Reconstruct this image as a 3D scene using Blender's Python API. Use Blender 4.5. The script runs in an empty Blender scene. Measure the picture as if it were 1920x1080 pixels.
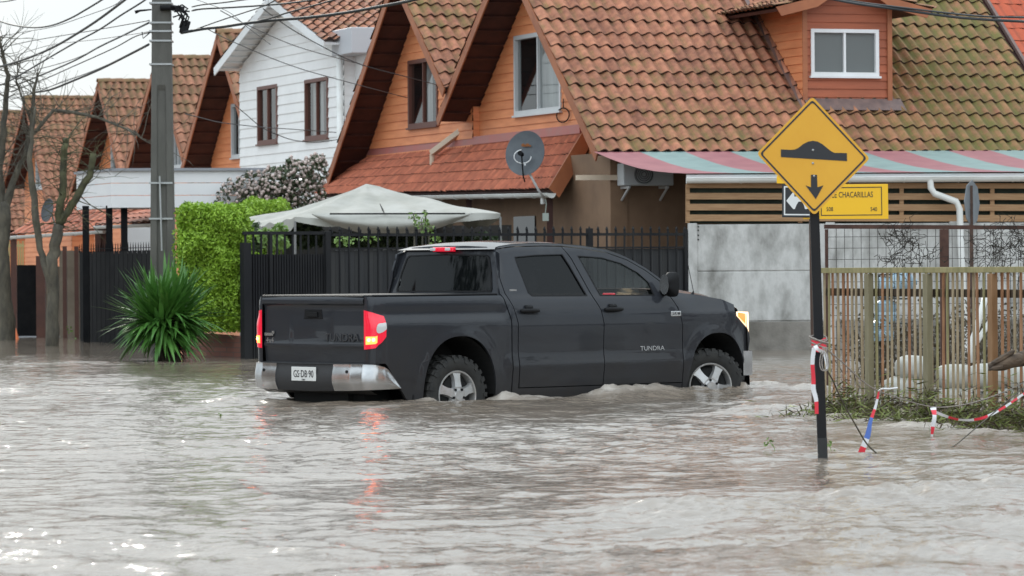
import bpy, math, random
import numpy as np
from mathutils import Vector, Matrix, geometry, noise
random.seed(11)
sc = bpy.context.scene
R = math.radians
# ---------------------------------------------------------------- camera
F = 7500.0; CH = 1.42; ROLL = R(0.4)
cam_d = bpy.data.cameras.new("camera"); cam = bpy.data.objects.new("camera", cam_d)
sc.collection.objects.link(cam); sc.camera = cam
cam.location = (0, 0, CH)
cam.rotation_mode = 'QUATERNION'
cam.rotation_quaternion = (Matrix.Rotation(R(90), 4, 'X') @ Matrix.Rotation(-ROLL, 4, 'Z')).to_quaternion()
cam_d.sensor_width = 36; cam_d.lens = F/1920*36
cam_d.shift_y = -40/1920
cam_d.clip_start = 1; cam_d.clip_end = 2000
cam_d.dof.use_dof = True; cam_d.dof.focus_distance = 38; cam_d.dof.aperture_fstop = 7.5
# ---------------------------------------------------------------- sky and sun
SUN_EL, SUN_AZ = 22.5, -12.2       # azimuth from +Y (away from the camera), negative = to the left
w = bpy.data.worlds.new("World"); sc.world = w; w.use_nodes = True
nt = w.node_tree; nt.nodes.clear()
out = nt.nodes.new('ShaderNodeOutputWorld'); bg = nt.nodes.new('ShaderNodeBackground')
sky = nt.nodes.new('ShaderNodeTexSky'); sky.sky_type = 'NISHITA'; sky.sun_disc = False
sky.sun_elevation = R(SUN_EL); sky.sun_rotation = R(SUN_AZ); sky.dust_density = 2.0
tc = nt.nodes.new('ShaderNodeTexCoord'); mp = nt.nodes.new('ShaderNodeMapping'); mp.inputs['Scale'].default_value = (1, 1, 3.5)
nz = nt.nodes.new('ShaderNodeTexNoise'); nz.inputs['Scale'].default_value = 2.6; nz.inputs['Detail'].default_value = 5
rp = nt.nodes.new('ShaderNodeValToRGB')
rp.color_ramp.elements[0].position = .35; rp.color_ramp.elements[0].color = (.74, .86, .95, 1)
rp.color_ramp.elements[1].position = .65; rp.color_ramp.elements[1].color = (.90, .97, 1.0, 1)
sc_ = nt.nodes.new('ShaderNodeVectorMath'); sc_.operation = 'SCALE'; sc_.inputs['Scale'].default_value = 8.0
mx = nt.nodes.new('ShaderNodeMix'); mx.data_type = 'RGBA'; mx.inputs[0].default_value = .96
L = nt.links.new
L(tc.outputs['Generated'], mp.inputs[0]); L(mp.outputs[0], nz.inputs['Vector']); L(nz.outputs[0], rp.inputs[0])
sxyz = nt.nodes.new('ShaderNodeSeparateXYZ'); L(tc.outputs['Generated'], sxyz.inputs[0])
zr_ = nt.nodes.new('ShaderNodeMapRange'); zr_.inputs[1].default_value = 0.05; zr_.inputs[2].default_value = .9; zr_.inputs[3].default_value = 6.5; zr_.inputs[4].default_value = 11.5
L(sxyz.outputs[2], zr_.inputs[0]); yr_ = nt.nodes.new('ShaderNodeMapRange'); yr_.inputs[1].default_value = .2; yr_.inputs[2].default_value = -.9; yr_.inputs[3].default_value = 1.0; yr_.inputs[4].default_value = 1.5
L(sxyz.outputs[1], yr_.inputs[0]); mlt = nt.nodes.new('ShaderNodeMath'); mlt.operation = 'MULTIPLY'; L(zr_.outputs[0], mlt.inputs[0]); L(yr_.outputs[0], mlt.inputs[1]); L(mlt.outputs[0], sc_.inputs['Scale'])
L(rp.outputs[0], sc_.inputs[0]); L(sky.outputs[0], mx.inputs[6]); L(sc_.outputs[0], mx.inputs[7])
L(mx.outputs[2], bg.inputs[0]); bg.inputs[1].default_value = 0.115; L(bg.outputs[0], out.inputs[0])
sd = bpy.data.lights.new("sun", 'SUN'); sd.energy = .95; sd.angle = R(1.0); sd.color = (1, .95, .86)
so = bpy.data.objects.new("sun", sd); sc.collection.objects.link(so)
sdir = Vector((math.sin(R(SUN_AZ))*math.cos(R(SUN_EL)), math.cos(R(SUN_AZ))*math.cos(R(SUN_EL)), math.sin(R(SUN_EL))))
so.rotation_mode = 'QUATERNION'; so.rotation_quaternion = sdir.to_track_quat('Z', 'Y')
so.location = (0, 0, 30)
sc.view_settings.view_transform = 'Standard'; sc.view_settings.look = 'None'
sc.view_settings.exposure = 0.40; sc.view_settings.gamma = 1
sc.cycles.max_bounces = 8; sc.cycles.transparent_max_bounces = 16; sc.cycles.sample_clamp_indirect = 6

# ---------------------------------------------------------------- helpers
def unp(px, py):
    u = px-960; v = py-540; c, s = math.cos(ROLL), math.sin(ROLL)
    return (u*c-v*s)/F, -((u*s+v*c)+40)/F
def pk(px, py, Y):                       # the point of the place seen at that pixel, at depth Y
    a, b = unp(px, py); return Vector((a*Y, Y, CH+b*Y))
def pkp(px, py, p0, n):                  # ... on a plane
    a, b = unp(px, py); d = Vector((a, 1, b)); o = Vector((0, 0, CH)); n = Vector(n)
    return o + d*((Vector(p0)-o).dot(n)/d.dot(n))
def pkz(px, py, z=0.0):                  # ... on a level
    return pkp(px, py, (0, 0, z), (0, 0, 1))
MATS = {}
def mat(name, c1, rough=.6, c2=None, scale=4.0, bump=0.0, bscale=None, metal=0.0, coat=0.0, stretch=None, spec=None,
        lo=.35, hi=.65, emit=None, estr=0, detail=5, alpha=None):
    if name in MATS: return MATS[name]
    m = bpy.data.materials.new(name); m.use_nodes = True; n = m.node_tree; b = n.nodes['Principled BSDF']
    b.inputs['Base Color'].default_value = (*c1, 1); b.inputs['Roughness'].default_value = rough
    b.inputs['Metallic'].default_value = metal; b.inputs['Coat Weight'].default_value = coat
    b.inputs['Coat Roughness'].default_value = .06
    if spec is not None: b.inputs['Specular IOR Level'].default_value = spec
    if emit: b.inputs['Emission Color'].default_value = (*emit, 1); b.inputs['Emission Strength'].default_value = estr
    if c2 or bump:
        t = n.nodes.new('ShaderNodeTexCoord'); mpp = n.nodes.new('ShaderNodeMapping'); n.links.new(t.outputs['Object'], mpp.inputs[0])
        if stretch: mpp.inputs['Scale'].default_value = stretch
        nn = n.nodes.new('ShaderNodeTexNoise'); nn.inputs['Scale'].default_value = scale; nn.inputs['Detail'].default_value = detail
        nn.inputs['Roughness'].default_value = .62
        n.links.new(mpp.outputs[0], nn.inputs['Vector'])
        if c2:
            r = n.nodes.new('ShaderNodeValToRGB'); e = r.color_ramp.elements
            e[0].position = lo; e[0].color = (*c1, 1); e[1].position = hi; e[1].color = (*c2, 1)
            n.links.new(nn.outputs[0], r.inputs[0]); n.links.new(r.outputs[0], b.inputs['Base Color'])
        if bump:
            n2 = n.nodes.new('ShaderNodeTexNoise'); n2.inputs['Scale'].default_value = bscale or scale*4; n2.inputs['Detail'].default_value = 4
            n.links.new(mpp.outputs[0], n2.inputs['Vector'])
            bp = n.nodes.new('ShaderNodeBump'); bp.inputs['Strength'].default_value = bump; bp.inputs['Distance'].default_value = .02
            n.links.new(n2.outputs[0], bp.inputs['Height']); n.links.new(bp.outputs[0], b.inputs['Normal'])
    MATS[name] = m; return m
def glassmat(name, tint, refl=.9, body=(.01, .012, .014), mixbody=.3):
    # window glass: tinted see-through part + a little body colour + fresnel reflection
    if name in MATS: return MATS[name]
    m = bpy.data.materials.new(name); m.use_nodes = True; n = m.node_tree; n.nodes.clear()
    o = n.nodes.new('ShaderNodeOutputMaterial'); tr = n.nodes.new('ShaderNodeBsdfTransparent'); tr.inputs[0].default_value = (*tint, 1)
    df = n.nodes.new('ShaderNodeBsdfDiffuse'); df.inputs[0].default_value = (*body, 1)
    gl = n.nodes.new('ShaderNodeBsdfGlossy'); gl.inputs['Roughness'].default_value = .03; gl.inputs[0].default_value = (refl, refl, refl, 1)
    m1 = n.nodes.new('ShaderNodeMixShader'); m1.inputs[0].default_value = mixbody
    fr = n.nodes.new('ShaderNodeFresnel'); ge = n.nodes.new('ShaderNodeNewGeometry'); mr = n.nodes.new('ShaderNodeMapRange')
    mr.inputs[3].default_value = 1.5; mr.inputs[4].default_value = 1/1.5; n.links.new(ge.outputs['Backfacing'], mr.inputs[0]); n.links.new(mr.outputs[0], fr.inputs[0])
    m2 = n.nodes.new('ShaderNodeMixShader')
    n.links.new(tr.outputs[0], m1.inputs[1]); n.links.new(df.outputs[0], m1.inputs[2]); n.links.new(fr.outputs[0], m2.inputs[0])
    n.links.new(m1.outputs[0], m2.inputs[1]); n.links.new(gl.outputs[0], m2.inputs[2]); n.links.new(m2.outputs[0], o.inputs[0])
    MATS[name] = m; return m

class MB:
    def __init__(s, M=None): s.v = []; s.f = []; s.mi = []; s.cur = 0; s.M = M; s.col = None
    def add(s, pts, faces):
        k = len(s.v); s.v += [Vector(p) for p in pts]
        for f in faces: s.f.append([k+i for i in f]); s.mi.append(s.cur)
        return s
    def poly(s, *pts): return s.add(pts, [list(range(len(pts)))])
    def box(s, a, b):
        x0, y0, z0 = a; x1, y1, z1 = b
        return s.add([(x0,y0,z0),(x1,y0,z0),(x1,y1,z0),(x0,y1,z0),(x0,y0,z1),(x1,y0,z1),(x1,y1,z1),(x0,y1,z1)],
                     [(0,3,2,1),(4,5,6,7),(0,1,5,4),(1,2,6,5),(2,3,7,6),(3,0,4,7)])
    def hexa(s, p):  # 8 points: bottom 4, top 4
        return s.add(p, [(0,3,2,1),(4,5,6,7),(0,1,5,4),(1,2,6,5),(2,3,7,6),(3,0,4,7)])
    def beam(s, a, b, wd, ht, up=(0,0,1)):
        a = Vector(a); b = Vector(b); d = (b-a).normalized(); u = Vector(up)
        sd_ = d.cross(u)
        if sd_.length < 1e-4: sd_ = Vector((1, 0, 0))
        sd_.normalize(); u2 = sd_.cross(d).normalized()
        q = [(-wd/2, -ht/2), (wd/2, -ht/2), (wd/2, ht/2), (-wd/2, ht/2)]
        return s.hexa([a+sd_*x+u2*y for x, y in q]+[b+sd_*x+u2*y for x, y in q])
    def prism(s, poly, fr, d0, d1):   # poly list of (u,v); fr(u,v,d)->point
        n = len(poly); k = len(s.v)
        s.v += [Vector(fr(u, v, d0)) for u, v in poly]+[Vector(fr(u, v, d1)) for u, v in poly]
        s.f.append([k+i for i in range(n)][::-1]); s.f.append([k+n+i for i in range(n)]); s.mi += [s.cur]*2
        for i in range(n):
            j = (i+1) % n; s.f.append([k+i, k+j, k+n+j, k+n+i]); s.mi.append(s.cur)
        return s
    def tube(s, pts, r, n=8, cap=True):
        pts = [Vector(p) for p in pts]; rs = r if isinstance(r, (list, tuple)) else [r]*len(pts)
        k = len(s.v); ref = None
        for i, p in enumerate(pts):
            d = (pts[min(i+1, len(pts)-1)]-pts[max(i-1, 0)]).normalized()
            if ref is None:
                ref = d.orthogonal().normalized()
            else:
                ref = (ref-d*ref.dot(d)).normalized()
            b = d.cross(ref)
            for j in range(n):
                a = 2*math.pi*j/n; s.v.append(p+(ref*math.cos(a)+b*math.sin(a))*rs[i])
        for i in range(len(pts)-1):
            for j in range(n):
                j2 = (j+1) % n; s.f.append([k+i*n+j, k+i*n+j2, k+(i+1)*n+j2, k+(i+1)*n+j]); s.mi.append(s.cur)
        if cap:
            s.f.append([k+j for j in range(n)][::-1]); s.f.append([k+(len(pts)-1)*n+j for j in range(n)]); s.mi += [s.cur]*2
        return s
    def grid(s, fn, nu, nv, flip=False):
        k = len(s.v)
        for i in range(nu+1):
            for j in range(nv+1): s.v.append(Vector(fn(i/nu, j/nv)))
        for i in range(nu):
            for j in range(nv):
                q = [k+i*(nv+1)+j, k+(i+1)*(nv+1)+j, k+(i+1)*(nv+1)+j+1, k+i*(nv+1)+j+1]
                s.f.append(q[::-1] if flip else q); s.mi.append(s.cur)
        return s
    def lathe(s, prof, o, ax, n=32, close=False):
        o = Vector(o); ax = Vector(ax).normalized(); e = ax.orthogonal().normalized(); b = ax.cross(e)
        k = len(s.v); m = len(prof)
        for i in range(n):
            a = 2*math.pi*i/n
            for rr, h in prof: s.v.append(o+ax*h+(e*math.cos(a)+b*math.sin(a))*rr)
        for i in range(n):
            i2 = (i+1) % n
            for j in range(m-1): s.f.append([k+i*m+j, k+i2*m+j, k+i2*m+j+1, k+i*m+j+1]); s.mi.append(s.cur)
        return s
    def build(s, name, mats, parent=None, smooth=False, bevel=0, org=None, auto=None, solid=0):
        v = s.v if s.M is None else [s.M @ p for p in s.v]
        if not isinstance(mats, (list, tuple)): mats = [mats]
        if parent is not None and org is None: O = root_loc(parent)
        elif org is not None: O = Vector(org)
        else:
            xs = [p.x for p in v]; ys = [p.y for p in v]; zs = [p.z for p in v]
            O = Vector(((min(xs)+max(xs))/2, (min(ys)+max(ys))/2, min(zs)))
        me = bpy.data.meshes.new(name); me.from_pydata([p-O for p in v], [], s.f)
        for m_ in mats: me.materials.append(m_)
        if len(mats) > 1: me.polygons.foreach_set('material_index', s.mi)
        if s.col is not None:
            ca = me.color_attributes.new('tint', 'FLOAT_COLOR', 'CORNER')
            arr = np.zeros((len(me.loops), 4), dtype=np.float32); arr[:, 3] = 1
            fc = np.array(s.col, dtype=np.float32); k = 0
            tot = np.zeros(len(me.polygons), dtype=np.int32); me.polygons.foreach_get('loop_total', tot)
            arr[:, :3] = np.repeat(fc, tot, axis=0)
            ca.data.foreach_set('color', arr.ravel())
        if smooth:
            me.polygons.foreach_set('use_smooth', [True]*len(me.polygons))
            if auto:
                me.set_sharp_from_angle(angle=R(auto))
        me.update()
        o = bpy.data.objects.new(name, me); sc.collection.objects.link(o)
        if parent is not None: o.parent = parent
        else: o.location = O
        if bevel:
            bm_ = o.modifiers.new('bevel', 'BEVEL'); bm_.width = bevel; bm_.segments = 2; bm_.limit_method = 'ANGLE'
        return o
def root_loc(o):
    while o.parent is not None: o = o.parent
    return Vector(o.location) if 'local' not in o else Vector((0, 0, 0))
def tag(o, label=None, cat=None, group=None, kind=None):
    if label: o['label'] = label
    if cat: o['category'] = cat
    if group: o['group'] = group
    if kind: o['kind'] = kind
    return o
def empty(name, loc, label, cat, group=None):
    o = bpy.data.objects.new(name, None); sc.collection.objects.link(o); o.location = loc; o.empty_display_size = .2
    return tag(o, label, cat, group)
def text(name, s, size, fr_o, fr_x, fr_y, m, parent, depth=.003, align='CENTER', sx=1.0):
    cu = bpy.data.curves.new(name, 'FONT'); cu.body = s; cu.size = size; cu.extrude = depth; cu.align_x = align; cu.align_y = 'CENTER'
    cu.resolution_u = 3
    t = bpy.data.objects.new(name, cu); sc.collection.objects.link(t)
    dg = bpy.context.evaluated_depsgraph_get(); me = bpy.data.meshes.new_from_object(t.evaluated_get(dg))
    bpy.data.objects.remove(t); bpy.data.curves.remove(cu)
    X = Vector(fr_x).normalized(); Y = Vector(fr_y).normalized(); Z = X.cross(Y)
    O = Vector(fr_o)-root_loc(parent)
    for v in me.vertices:
        p = v.co; v.co = O+X*(p.x*sx)+Y*p.y+Z*p.z
    me.materials.clear(); me.materials.append(m); me.name = name
    o = bpy.data.objects.new(name, me); sc.collection.objects.link(o); o.parent = parent; return o
def smooth01(a, b, x):
    t = max(0, min(1, (x-a)/(b-a))); return t*t*(3-2*t)
def interp(x, tab):
    if x <= tab[0][0]: return tab[0][1]
    for (a, b), (c, d) in zip(tab, tab[1:]):
        if x <= c: return b+(d-b)*(x-a)/(c-a)
    return tab[-1][1]
def inside(p, poly):
    x, y = p; c = False; n = len(poly); j = n-1
    for i in range(n):
        xi, yi = poly[i]; xj, yj = poly[j]
        if (yi > y) != (yj > y) and x < (xj-xi)*(y-yi)/(yj-yi)+xi: c = not c
        j = i
    return c

# ---------------------------------------------------------------- materials
M_black = mat('black_metal', (.007, .0075, .009), .7, (.014, .014, .015), 3, spec=.08)
M_fence = mat('black_fence_paint', (.014, .0145, .017), .7, (.028, .028, .029), 1.5, stretch=(1, 1, .3), spec=.15)
M_white = mat('white_paint', (.82, .83, .84), .5, (.70, .70, .70), .7)
M_gutter = mat('white_gutter', (.80, .81, .80), .35, (.68, .68, .65), 1.5)
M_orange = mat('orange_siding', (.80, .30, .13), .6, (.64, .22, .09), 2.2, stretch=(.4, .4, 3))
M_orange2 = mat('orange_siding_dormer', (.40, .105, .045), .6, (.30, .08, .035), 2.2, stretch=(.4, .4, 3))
M_trim = mat('orange_trim', (.40, .14, .06), .6, (.30, .10, .045), 2)
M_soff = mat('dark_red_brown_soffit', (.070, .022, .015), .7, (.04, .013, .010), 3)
M_brownwin = mat('brown_window_frame', (.13, .045, .030), .5)
M_alu = mat('aluminium_frame', (.62, .63, .64), .35, metal=.2)
M_recess = mat('room_dark', (.03, .03, .032), .9)
M_curtain = mat('curtain', (.70, .70, .69), .9, (.50, .50, .50), 3, stretch=(6, 6, .3))
M_pane = glassmat('window_glass', (.75, .78, .78), .9, (.02, .02, .02), .15)
M_brownwall = mat('tan_wall', (.25, .155, .095), .8, (.19, .115, .07), 1.2)
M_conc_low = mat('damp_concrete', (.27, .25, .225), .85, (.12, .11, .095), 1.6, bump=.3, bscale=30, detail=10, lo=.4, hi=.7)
M_conc = mat('concrete_panel', (.56, .555, .54), .85, (.22, .215, .20), 2.4, bump=.3, bscale=30, detail=12, stretch=(1, 1, .55), lo=.43, hi=.70)
M_pole = mat('concrete_pole', (.135, .13, .118), .85, (.085, .083, .075), 2.5, bump=.3, bscale=30, stretch=(1, 1, .25))
M_wood = mat('pale_slat_wood', (.40, .245, .13), .75, (.30, .17, .085), 5, stretch=(.6, 3, 8))
M_dark = mat('shadowed_void', (.012, .012, .012), .9)

def tilemat(name, a, b, moss):
    m = bpy.data.materials.new(name); m.use_nodes = True; n = m.node_tree; bs = n.nodes['Principled BSDF']; bs.inputs['Roughness'].default_value = .8
    at = n.nodes.new('ShaderNodeAttribute'); at.attribute_name = 'tint'; sp = n.nodes.new('ShaderNodeSeparateColor')
    n.links.new(at.outputs['Color'], sp.inputs[0])
    t = n.nodes.new('ShaderNodeTexCoord')
    n1 = n.nodes.new('ShaderNodeTexNoise'); n1.inputs['Scale'].default_value = 7; n1.inputs['Detail'].default_value = 5
    n2 = n.nodes.new('ShaderNodeTexNoise'); n2.inputs['Scale'].default_value = 2.2; n2.inputs['Detail'].default_value = 7; n2.inputs['Roughness'].default_value = .7
    n.links.new(t.outputs['Object'], n1.inputs['Vector']); n.links.new(t.outputs['Object'], n2.inputs['Vector'])
    ad = n.nodes.new('ShaderNodeMath'); ad.operation = 'MULTIPLY_ADD'; ad.inputs[1].default_value = .75; n.links.new(n1.outputs[0], ad.inputs[0])
    s2 = n.nodes.new('ShaderNodeMath'); s2.operation = 'MULTIPLY'; s2.inputs[1].default_value = .25; n.links.new(sp.outputs[0], s2.inputs[0]); n.links.new(s2.outputs[0], ad.inputs[2])
    rr = n.nodes.new('ShaderNodeValToRGB'); e = rr.color_ramp.elements; e[0].position = .25; e[0].color = (*a, 1); e[1].position = .75; e[1].color = (*b, 1)
    n.links.new(ad.outputs[0], rr.inputs[0])
    # moss
    a2 = n.nodes.new('ShaderNodeMath'); a2.operation = 'ADD'; n.links.new(n2.outputs[0], a2.inputs[0]); n.links.new(sp.outputs[1], a2.inputs[1])
    r2 = n.nodes.new('ShaderNodeMapRange'); r2.inputs[1].default_value = .64; r2.inputs[2].default_value = 1.0; r2.inputs[4].default_value = .9; n.links.new(a2.outputs[0], r2.inputs[0])
    mm = n.nodes.new('ShaderNodeMix'); mm.data_type = 'RGBA'; n.links.new(r2.outputs[0], mm.inputs[0]); n.links.new(rr.outputs[0], mm.inputs[6]); mm.inputs[7].default_value = (*moss, 1)
    # shade under the tile lips painted dark; valleys darkened with shade and dirt
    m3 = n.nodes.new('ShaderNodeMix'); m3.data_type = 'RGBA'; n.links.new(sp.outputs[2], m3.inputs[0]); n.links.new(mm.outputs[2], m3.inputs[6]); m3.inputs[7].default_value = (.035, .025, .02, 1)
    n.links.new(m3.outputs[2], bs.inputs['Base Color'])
    bp = n.nodes.new('ShaderNodeBump'); bp.inputs['Strength'].default_value = .4; bp.inputs['Distance'].default_value = .01
    n3 = n.nodes.new('ShaderNodeTexNoise'); n3.inputs['Scale'].default_value = 30; n.links.new(t.outputs['Object'], n3.inputs['Vector'])
    n.links.new(n3.outputs[0], bp.inputs['Height']); n.links.new(bp.outputs[0], bs.inputs['Normal'])
    return m
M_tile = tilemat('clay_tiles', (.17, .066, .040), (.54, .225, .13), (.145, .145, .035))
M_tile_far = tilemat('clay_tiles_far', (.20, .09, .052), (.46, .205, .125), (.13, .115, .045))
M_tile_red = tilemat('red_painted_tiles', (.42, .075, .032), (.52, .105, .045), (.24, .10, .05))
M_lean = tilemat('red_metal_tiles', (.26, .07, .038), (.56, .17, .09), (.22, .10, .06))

# ---------------------------------------------------------------- roof and wall builders
def tile_roof(name, parent, fr, Lu, S, matr, tw=.235, ex=.40, amp=.075, step=.042, mossfn=None, seg=8, flat=False, u0=0, drop=.026, groove=0):
    """fr(u, v, d): u along the ridge, v down the slope, d off the surface"""
    mb = MB(); mb.col = []
    nu = int(round((Lu-u0)/tw)); rows = int(math.ceil(S/ex))
    for r in range(rows):
        v0 = r*ex; v1 = min((r+1)*ex, S)+.03
        k = len(mb.v); cols = nu*seg+1
        jit = [random.uniform(-.012, .012) for _ in range(nu+1)]
        jh = [random.uniform(-.006, .006) for _ in range(nu+1)]
        offs = random.uniform(-.02, .02)
        for i in range(cols):
            u = u0+i*tw/seg; ti = min(i//seg, nu-1); ph = (i % seg)/seg
            c = .5+.5*math.cos(2*math.pi*(ph-.5))
            h = amp*(c**1.0) if not flat else amp*(c**3)
            mb.v.append(Vector(fr(u+offs, v0, h)))
            mb.v.append(Vector(fr(u+offs, v1+jit[ti]+.02*(c-.5)*(0 if flat else 1), h+step+jh[ti])))
            mb.v.append(Vector(fr(u+offs, v1+jit[ti]+.02*(c-.5)*(0 if flat else 1), h+step-drop+jh[ti])))
        for i in range(cols-1):
            a = k+i*3; b = a+3; ti = i//seg
            if i % seg == 0: rv = random.random(); 
            ms = mossfn(u0+(i/seg)*tw, v0) if mossfn else .1
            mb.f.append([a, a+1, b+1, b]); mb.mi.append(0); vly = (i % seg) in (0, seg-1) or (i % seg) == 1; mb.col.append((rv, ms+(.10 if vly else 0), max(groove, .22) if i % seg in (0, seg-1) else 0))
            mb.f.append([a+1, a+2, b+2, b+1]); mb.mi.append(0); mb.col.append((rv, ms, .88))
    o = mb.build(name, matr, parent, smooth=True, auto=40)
    return o
def siding(mb, fr, lo, hi, z0, z1, step=.17, holes=(), proud=.02):
    """lapped boards; fr(s, z, d); lo(z), hi(z) limits; holes (s0,s1,z0,z1)"""
    z = z0; cuts = sorted(set([h[2] for h in holes]+[h[3] for h in holes]))
    while z < z1-.001:
        ze = min(z+step, z1)
        zz = [z]+[c for c in cuts if z+.001 < c < ze-.001]+[ze]
        for a, b in zip(zz, zz[1:]):
            zm = (a+b)/2
            segs = [(None, None)]
            hs = sorted([h for h in holes if h[2] < zm < h[3]])
            la, ha, lb, hb = lo(a), hi(a), lo(b), hi(b)
            edges = [(la, lb)]
            for h in hs: edges += [(h[0], h[0]), (h[1], h[1])]
            edges += [(ha, hb)]
            da = proud*(1-(a-z)/step); db = proud*(1-(b-z)/step)
            for (s0a, s0b), (s1a, s1b) in zip(edges[::2], edges[1::2]):
                if s1a <= s0a and s1b <= s0b: continue
                mb.poly(fr(s0a, a, da), fr(s1a, a, da), fr(s1b, b, db), fr(s0b, b, db))
                if a == z: mb.poly(fr(s0a, a, 0), fr(s1a, a, 0), fr(s1a, a, da), fr(s0a, a, da))
        z = ze
def window(parent, fr, s0, s1, z0, z1, fm, mull=1, curtain=None, fw=.06, sill=True, glass=None):
    """fr(s,z,d); d outward"""
    mb = MB()
    def bx(a, b, c, d_, e, f):
        mb.hexa([fr(a, c, e), fr(b, c, e), fr(b, c, f), fr(a, c, f), fr(a, d_, e), fr(b, d_, e), fr(b, d_, f), fr(a, d_, f)])
    bx(s0-.02, s1+.02, z1-fw, z1+.02, -.08, .035); bx(s0-.02, s1+.02, z0-.02, z0+fw, -.08, .035)
    bx(s0-.02, s0+fw, z0+fw, z1-fw, -.08, .035); bx(s1-fw, s1+.02, z0+fw, z1-fw, -.08, .035)
    for k in range(mull):
        c = s0+(s1-s0)*(k+1)/(mull+1); bx(c-fw*.45, c+fw*.45, z0+fw, z1-fw, -.06, .02)
    wi = mb.build('window', fm, parent)
    MB().poly(fr(s0, z0, -.03), fr(s1, z0, -.03), fr(s1, z1, -.03), fr(s0, z1, -.03)).build('pane', glass or M_pane, wi)
    m2 = MB()
    A = [(s0, z0), (s1, z0), (s1, z1), (s0, z1)]
    m2.poly(*[fr(a, b, -1.2) for a, b in A])
    for (a, b), (c, d_) in zip(A, A[1:]+A[:1]): m2.poly(fr(a, b, -.085), fr(c, d_, -.085), fr(c, d_, -1.2), fr(a, b, -1.2))
    m2.build('reveal', M_recess, wi)
    for (c0, c1) in (curtain or []):
        m3 = MB(); n = 28
        m3.grid(lambda a, b: fr(s0+(s1-s0)*(c0+(c1-c0)*a), z0+(z1-z0)*b, -.16+.02*math.sin(a*31)*(1-.3*b)), n, 2)
        m3.build('curtain', M_curtain, wi, smooth=True)
    if sill:
        m4 = MB(); mb = m4
        m4.hexa([fr(s0-.05, z0-.06, .005), fr(s1+.05, z0-.06, .005), fr(s1+.05, z0-.06, .07), fr(s0-.05, z0-.06, .07),
                 fr(s0-.05, z0-.022, .005), fr(s1+.05, z0-.022, .005), fr(s1+.05, z0-.022, .07), fr(s0-.05, z0-.022, .07)])
        m4.build('sill', fm, wi)
    return wi

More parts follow.
